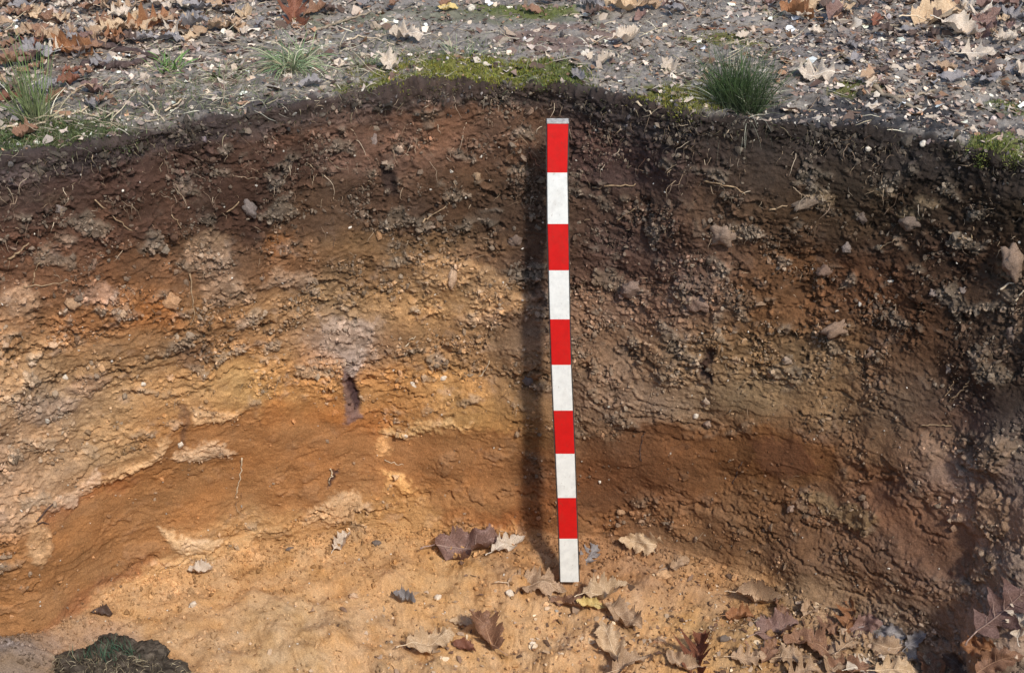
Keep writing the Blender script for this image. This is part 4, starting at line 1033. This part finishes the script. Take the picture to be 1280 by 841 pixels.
stick([(102,84),(130,86),(158,85),(182,80)], .010, .007, m_bark, 'dark stick in the upper left, nearer of the two, left of the bright green tuft', 'stick', TG, .7, 'stick', .2)
stick([(1092,111),(1112,122),(1132,133),(1152,138)], .005, .003, m_twig, 'curved flat grey-green twig on the ground right of the pale oak leaf', 'twig', TG, .9)
stick([(1122,122),(1140,122),(1158,119),(1168,114)], .0035, .0022, m_twig, 'short grey twig crossing above the curved one', 'twig', TG, .9)
stick([(1056,29),(1090,31),(1126,33),(1140,31)], .0024, .0014, m_twig, 'long thin grey twig lying across in the upper right', 'twig', TG, 1)
stick([(872,40),(905,38),(940,37),(955,35)], .0024, .0014, m_rtw, 'thin reddish twig lying flat behind the dense tuft', 'twig', TG, 1)
stick([(880,22),(905,28),(922,30)], .002, .001, m_twig, 'short brownish twig behind the thin reddish one', 'twig', TG, 1)
stick([(1172,145),(1192,152),(1208,158)], .0035, .002, m_bark, 'short dark twig on the black soil near the right moss', 'twig', TG, .8)
stick([(1020,74),(1050,68),(1075,78),(1096,84),(1098,100)], .002, .001, m_twig, 'thin bent grey twig above the pale oak leaf', 'twig', TG, 1)
stick([(436,52),(448,46),(470,50),(492,56)], .002, .001, m_proot, 'thin pale curved stem beside the straw tuft', 'twig', TG, 1.5)
stick([(516,92),(522,78),(528,66),(542,60)], .0018, .001, m_twig, 'thin grey stem leaning right of the pinkish-white leaf', 'twig', TG, 3)
stick([(770,68),(778,78),(786,84)], .002, .001, m_proot, 'little pale stem in the middle of the bare ground', 'twig', TG, 1)
stick([(70,150),(100,142),(112,136)], .0022, .0014, m_proot, 'pale straw stem on the turf right of the tall thin tuft', 'twig', TG, 2)
stick([(0,166),(30,160),(58,156)], .0022, .0014, m_proot, 'pale straw stem at the left border in front of the tall thin tuft', 'twig', TG, 2)
stick([(208,142),(228,128),(240,120)], .002, .0012, m_proot, 'straight pale stem near the rim below the bright green tuft', 'twig', TG, 2)
stick([(184,130),(198,146),(206,154)], .002, .0012, m_proot, 'slanting pale stem just over the rim below the bright green tuft', 'twig', TG, 2)
stick([(348,24),(362,14),(368,30)], .0016, .001, m_proot, 'pale upright stem beside the rust-brown leaf', 'twig', TG, 3)
stick([(380,46),(410,34),(440,24),(464,16)], .004, .002, m_twig, 'pale woody twig rising to the right behind the straw tuft', 'twig', TG, 1.2)
stick([(796,128),(806,136),(816,142)], .0022, .0015, m_proot, 'short whitish twig on the rim left end of the yellow-green moss', 'twig', TG, 1)
RG = 'roots showing in the pit face'
roots = [([(528,276),(540,268),(550,262),(562,254)],.0018,m_root,'thin tan root slanting up to the right near the middle of the dark layer'),
 ([(303,571),(301,588),(298,606),(294,622)],.0016,m_proot,'pale upright root hanging on the smooth brown band at left'),
 ([(413,584),(414,594),(410,604)],.0022,m_proot,'short whitish root end in a small hollow of the brown band'),
 ([(278,268),(290,260),(298,252)],.0018,m_root,'short tan root in the dark layer at left, by the grey crumb'),
 ([(120,250),(130,260),(146,272),(164,288)],.0016,m_root,'slanting thin root in the upper left of the face'),
 ([(214,268),(220,276),(226,286)],.0013,m_root,'forked little root in the upper left of the face'),
 ([(40,352),(44,338),(50,328)],.0016,m_root,'short pale root at the left edge, upper face'),
 ([(30,358),(60,356),(90,352)],.0014,m_root,'level thin root at the left edge above the pale crumbs'),
 ([(10,325),(22,314),(36,304)],.0024,m_root,'thicker grey root slanting up at the far left'),
 ([(237,342),(240,370),(242,390),(236,412)],.0018,m_root,'long hanging root below the crumbly ledge at left'),
 ([(742,236),(760,233),(780,231),(796,230)],.0022,m_root,'level grey-brown root right of the staff near its top'),
 ([(880,228),(900,230),(920,234),(932,244)],.0020,m_root,'long level root in the dark layer right of the staff'),
 ([(772,275),(784,268),(794,260)],.0016,m_root,'short slanting root right of the third band of the staff'),
 ([(1186,290),(1200,296),(1214,300),(1218,284)],.0018,m_root,'forked pale root in the dark upper right'),
 ([(1252,362),(1262,355),(1276,350)],.0022,m_proot,'forked whitish root at the right border'),
 ([(1268,380),(1274,370),(1280,362)],.0022,m_proot,'whitish root stub at the right border below the forked one'),
 ([(1098,312),(1108,306),(1120,298)],.0015,m_root,'thin slanting root in the upper right of the face'),
 ([(1186,500),(1196,492),(1206,484),(1212,476)],.0018,m_root,'slanting pale root in the dark corner at right'),
 ([(1180,496),(1188,486),(1192,476)],.0013,m_root,'short pale root beside the slanting one in the dark corner'),
 ([(1150,530),(1170,532),(1190,532)],.0016,m_root,'level root under the dark corner at right'),
 ([(600,470),(606,462),(612,450)],.0016,m_proot,'small curved pale root above the yellow sand left of the staff'),
 ([(508,432),(514,424),(520,420)],.0015,m_proot,'tiny pale root hook below the crumbly layer'),
 ([(802,576),(800,560),(804,545),(806,540)],.0012,m_bark,'dark upright root trace in the brown band right of the staff'),
 ([(916,606),(922,590),(928,576)],.0012,m_bark,'second dark root trace in the brown band, farther right'),
 ([(480,574),(492,578),(504,580)],.0012,m_proot,'fine pale root over the brown band near the middle'),
 ([(66,628),(44,650),(60,654)],.0016,m_bark,'dark splinter in the sand at the left border'),
 ([(936,470),(950,472),(966,478),(980,480)],.0016,m_root,'level root in the crumbly layer right of the dark hollow'),
 ([(660,190),(668,200),(680,216)],.0013,m_rtw,'thin reddish root curving behind the staff near its top'),
 ([(1060,440),(1072,446),(1080,458),(1076,470)],.0018,m_root,'curled root in the crumbly layer at right'),
 ([(960,262),(972,260),(984,256)],.0022,m_root,'thick root stub near the flat stone in the upper right')]
for pp, rr, mt, lb in roots: stick(pp, rr, rr*.55, mt, lb, 'root', RG, 1.3, 'root', .15, 5, .0015)

# ------------------------------------------------------------------ stones and lumps one can point at
m_st = {'grey': mat_two('grey_stone', L(128,116,106), L(170,156,142), 90, .9, .1, .8), 'white': mat_two('white_stone', L(196,182,156), L(232,222,200), 90, .7, .2, .4),
        'tan': mat_two('tan_stone', L(178,140,98), L(216,178,130), 90, .9, .1, .8), 'brown': mat_two('brown_stone', L(116,92,76), L(150,124,104), 90, .9, .1, .8), 'dark': mat_two('dark_stone', L(64,60,60), L(96,92,92), 90, .8, .2, .6)}
def rock(px, py, wpx, hpx, kind, label, name='stone', cat='stone', group='stones showing in the pit face', sub=3, sink=.42, rgh=.22):
    p, nn = where(px, py); dep_ = (np.array(p)-CP) @ FW; sx, sz_ = wpx/FPX*dep_/2, hpx/FPX*dep_/2*1.1
    bm_ = bmesh.new(); bmesh.ops.create_icosphere(bm_, subdivisions=sub, radius=1)
    V = np.array([v.co[:] for v in bm_.verts]); F = [tuple(v.index for v in f.verts) for f in bm_.faces]; bm_.free()
    soft = kind in ('brown', 'grey', 'tan')
    pl = rng.normal(size=(9, 3)); pl /= np.linalg.norm(pl, axis=1, keepdims=True); cut = rng.uniform(.55, .9, 9)
    for n_, c_ in zip(pl, cut):
        d = V @ n_; V = V - np.clip(d-c_, 0, 1)[:, None]*n_*.9
    se = random.random()*50
    f = 1+(.5 if soft else .2)*fbm(V[:, 0]*2.2+se+V[:, 2], V[:, 1]*2.2-se+V[:, 2]*.7, 5, 3)+(.22 if soft else .05)*fbm(V[:, 0]*6+V[:, 2]*3, V[:, 1]*6-V[:, 2]*4+se, 6, 2)
    V = V*f[:, None]*np.array([sx, min(sx, sz_)*.8, sz_])*1.12
    k = pick(px, py); base = {'grey': (.30,.26,.23), 'white': (.62,.54,.43), 'tan': (.44,.31,.19), 'brown': (.22,.17,.14), 'dark': (.09,.085,.085)}[kind]
    loc_ = np.array(Cd[k]); mixk = .55 if soft else .1
    col = (np.array(base)*(1-mixk)+loc_*1.6*mixk)*(1+.25*fbm(V[:, 0]*300+se, V[:, 2]*300, 9, 3))[:, None]
    o = np_mesh(name, V, F, M['soil'] if soft else M['litter'], col.clip(.01, .75), True)
    o.location = p+nn*(min(sx, sz_)*(.8-2*sink)); o.rotation_euler = (0, random.uniform(-.5, .5), random.uniform(-.4, .4))
    tag(o, label, cat, group); return o
rocks = [(213,376,24,17,'tan','pale orange-buff stone in the left face, largest there'),(88,380,18,14,'tan','buff stone lower left of the grey silt patch'),(152,392,12,10,'tan','small buff pebble beside the large orange-buff stone'),
 (82,472,8,8,'white','round white pebble low on the left slope'),(180,480,6,6,'white','tiny white pebble right of the round one on the left slope'),(225,556,8,10,'white','white pebble at the foot of the dark vertical vein'),
 (312,262,14,24,'grey','grey angular lump in the dark layer at upper left'),(75,262,12,12,'grey','small grey lump in the upper left of the face'),(467,176,8,16,'grey','upright pale pebble high in the face left of the staff'),
 (596,222,10,10,'tan','rounded tan pebble left of the staff near its top'),(566,350,12,20,'grey','upright grey-brown lump in the crumbly layer left of the staff'),(553,473,10,6,'white','small cream pebble in the yellow sand'),
 (516,482,6,10,'white','small white pebble with a tail in the yellow sand'),(506,545,6,5,'white','tiny white pebble on the brown band'),(660,475,14,14,'dark','bluish-grey lump just left of the staff in its shadow'),
 (905,294,30,24,'brown','grey-brown block in the dark layer right of the staff'),(1016,250,52,14,'brown','long flat grey-brown lump in the upper right'),(1078,272,14,12,'brown','rounded lump right of the long flat one'),(1140,278,34,16,'brown','irregular pale lump in the dark upper right'),
 (1059,310,14,12,'grey','pale pebble in the dark right face, upper one'),(1030,340,20,16,'brown','oval lump right of the reddish patch'),(1112,352,9,5,'white','bright white chip in the dark right face'),(1168,366,10,9,'grey','pale rounded lump in the right face, left of the border root'),
 (1205,362,12,9,'grey','small pale lump farthest right in the upper face'),(1050,412,38,18,'brown','large slanting grey-brown lump in the right face'),(885,530,10,9,'grey','pale pebble at the top of the brown band right of the staff'),(870,521,8,7,'white','small whitish pebble right above the brown band'),
 (883,503,12,12,'grey','rounded grey pebble in the crumbly grey layer'),(1180,560,8,8,'tan','small buff pebble in the right slump'),(990,636,12,8,'grey','pale stone at the lower edge of the brown band, right'),(1194,625,10,8,'grey','pale pebble low in the right slump'),
 (875,378,34,20,'brown','crumbly grey block under the dark layer, right of the staff'),(790,362,30,20,'brown','crumbly grey block nearest the staff on its right'),(1266,330,26,40,'brown','large pale lump at the right border of the face'),(1264,418,14,26,'brown','upright lump at the right border below the large pale one'),
 (1090,440,16,12,'brown','blocky lump in the crumbly right layer'),(1186,462,8,14,'grey','pale upright chip in the dark corner'),(985,450,14,10,'grey','grey lump in the crumbly layer right of the hollow'),(645,300,16,14,'brown','grey-brown lump left of the staff at its third band')]
for a in rocks: rock(*a)
frocks = [(241,756,8,9,'white','white round pebble on the floor at left'),(442,746,11,8,'grey','pale grey stone on the floor left of centre'),(828,723,20,14,'tan','buff stone on the floor right of the staff'),(471,680,11,8,'dark','small bluish stone beside the pale curled leaf'),
 (826,804,16,12,'grey','bluish-grey flat stone low on the floor right of the staff'),(664,806,8,7,'white','white pebble low on the floor left of the staff'),(548,748,9,7,'white','white pebble in the centre of the floor'),(637,744,9,12,'white','whitish fragment beside the large tan leaf'),
 (1055,792,14,10,'grey','grey stone in the leaf drift'),(905,800,14,9,'dark','dark wet-looking stone left of the leaf drift'),(777,640,10,8,'tan','buff pebble at the wall foot right of the staff'),(362,688,10,5,'dark','dark sliver of stone on the floor at left')]
for a in frocks: rock(*a, group='stones lying on the pit floor', sink=.15)
grocks = [(1185,18,8,8,'white','small white stone in the upper right litter'),(480,36,12,10,'white','white stone on the ground above the white torn leaf'),(470,36,16,10,'tan','pinkish stone beside the white one above the torn leaf'),(588,12,10,8,'white','round white pebble at the top beyond the olive moss'),
 (730,70,9,8,'white','white pebble on bare ground above the staff'),(1030,130,16,12,'grey','pale stone in the black soil below the pale oak leaf'),(1154,180,8,8,'white','whitish pebble on the black rim at right'),(1086,185,7,6,'white','small whitish pebble on the black rim left of the other'),(214,122,7,6,'white','tiny white pebble near the rim at left'),
 (1112,148,14,8,'grey','pale flake-like stone on the black soil')]
for a in grocks: rock(*a, group='stones on the ground behind the pit', sink=.2)

# ------------------------------------------------------------------ turf clod at the lower left
p, nn = where(150, 868)
clod = empty('turf_clod', p); tag(clod, 'dark rooty turf clod with grass on top, fallen on the floor at lower left', 'turf clod')
nu, nv = 260, 130
U, Vv = np.meshgrid(np.linspace(0, 2*math.pi, nu, endpoint=False), np.linspace(.001, math.pi-.001, nv))
cx, cy, cz = np.cos(U)*np.sin(Vv), np.sin(U)*np.sin(Vv), np.cos(Vv)
sq = lambda a, e: np.sign(a)*np.abs(a)**e
bx_, by_, bz_ = sq(cx, .9)*.130, sq(cy, .9)*.095, sq(cz, .85)*.060
n_ = .026*fbm(bx_*16+3, by_*16+bz_*22, 201, 3)+.009*fbm(bx_*70+bz_*40, by_*70-bz_*60, 202, 4)
f1, f2, idh, _, _ = worley(bx_*160+bz_*60, by_*160-bz_*120, 203); n_ += .006*(.5-f1)*(.3+idh)
CV = np.stack([bx_+cx*n_, by_+cy*n_, bz_+cz*n_*.7+.030], -1)
cc = np.array([.060, .048, .036])*(np.exp(.9*fbm(bx_*60+bz_*50, by_*60-bz_*30, 204, 4))*(.6+.9*idh))[..., None]
i = (np.arange(nv-1)[:, None]*nu+np.arange(nu)[None]); j = (np.arange(nv-1)[:, None]*nu+(np.arange(nu)+1) % nu)
F = np.stack([i, i+nu, j+nu, j], -1).reshape(-1, 4)
np_mesh('soil_body', CV.reshape(-1, 3), F, M['topsoil'], cc.reshape(-1, 3), True, clod)
def cpt(u_, v_):   # a point on the clod, camera side
    a = int((u_ % 1)*nu); b = int(v_*nv); return np.array(CV[b, a])
s = Strips()
for _ in range(150):
    q0 = np.array([rng.normal(-.01, .028), rng.normal(.02, .014), .078]); a = rng.uniform(0, 6.28)
    d = np.array([math.cos(a)*.25, math.sin(a)*.25, rng.uniform(.9, 1.4)]); c = np.array(G5[rng.integers(0, 3)])*rng.uniform(.4, .9)
    s.add(curve3(q0, d, None, rng.uniform(.015, .045), .25, 6, .4)+np.array(p), .0014, rng.normal(size=3), c*.7, c*1.1)
s.build('green_blades', M['straw'], clod)['kind'] = 'stuff'
s = Strips()
for _ in range(900):
    u_ = rng.uniform(.45, 1.05); v_ = rng.uniform(.05, .6); q0 = cpt(u_, v_); nrm = q0-np.array([0, 0, .03]); nrm /= np.linalg.norm(nrm)
    c = np.array(random.choice([L(170,156,126), L(130,118,94), L(100,88,74), L(190,178,150)]))*rng.uniform(.6, 1.15)
    s.add(curve3(q0+np.array(p), nrm*.6+rng.normal(0, .7, 3), None, rng.uniform(.01, .045), .8, 7, 1.4), rng.uniform(.0007, .0015), rng.normal(size=3), c)
s.build('dry_blades', M['straw'], clod)['kind'] = 'stuff'
for pl, rr in (([(-.07,-.07,.115),(-.072,-.088,.09),(-.080,-.103,.06),(-.078,-.108,.03),(-.074,-.112,.0)], .0032), ([(-.055,-.085,.085),(-.02,-.100,.07),(.005,-.104,.055)], .0018), ([(-.045,-.105,.015),(-.01,-.106,.045),(.03,-.098,.075)], .0016), ([(.05,-.085,.092),(.062,-.1,.06),(.07,-.1,.02)], .0014)):
    mb = MB(); mb.tube(pl, list(np.linspace(rr, rr*.6, len(pl))), 6, True, None, .15); mb.build('root', m_proot, clod)
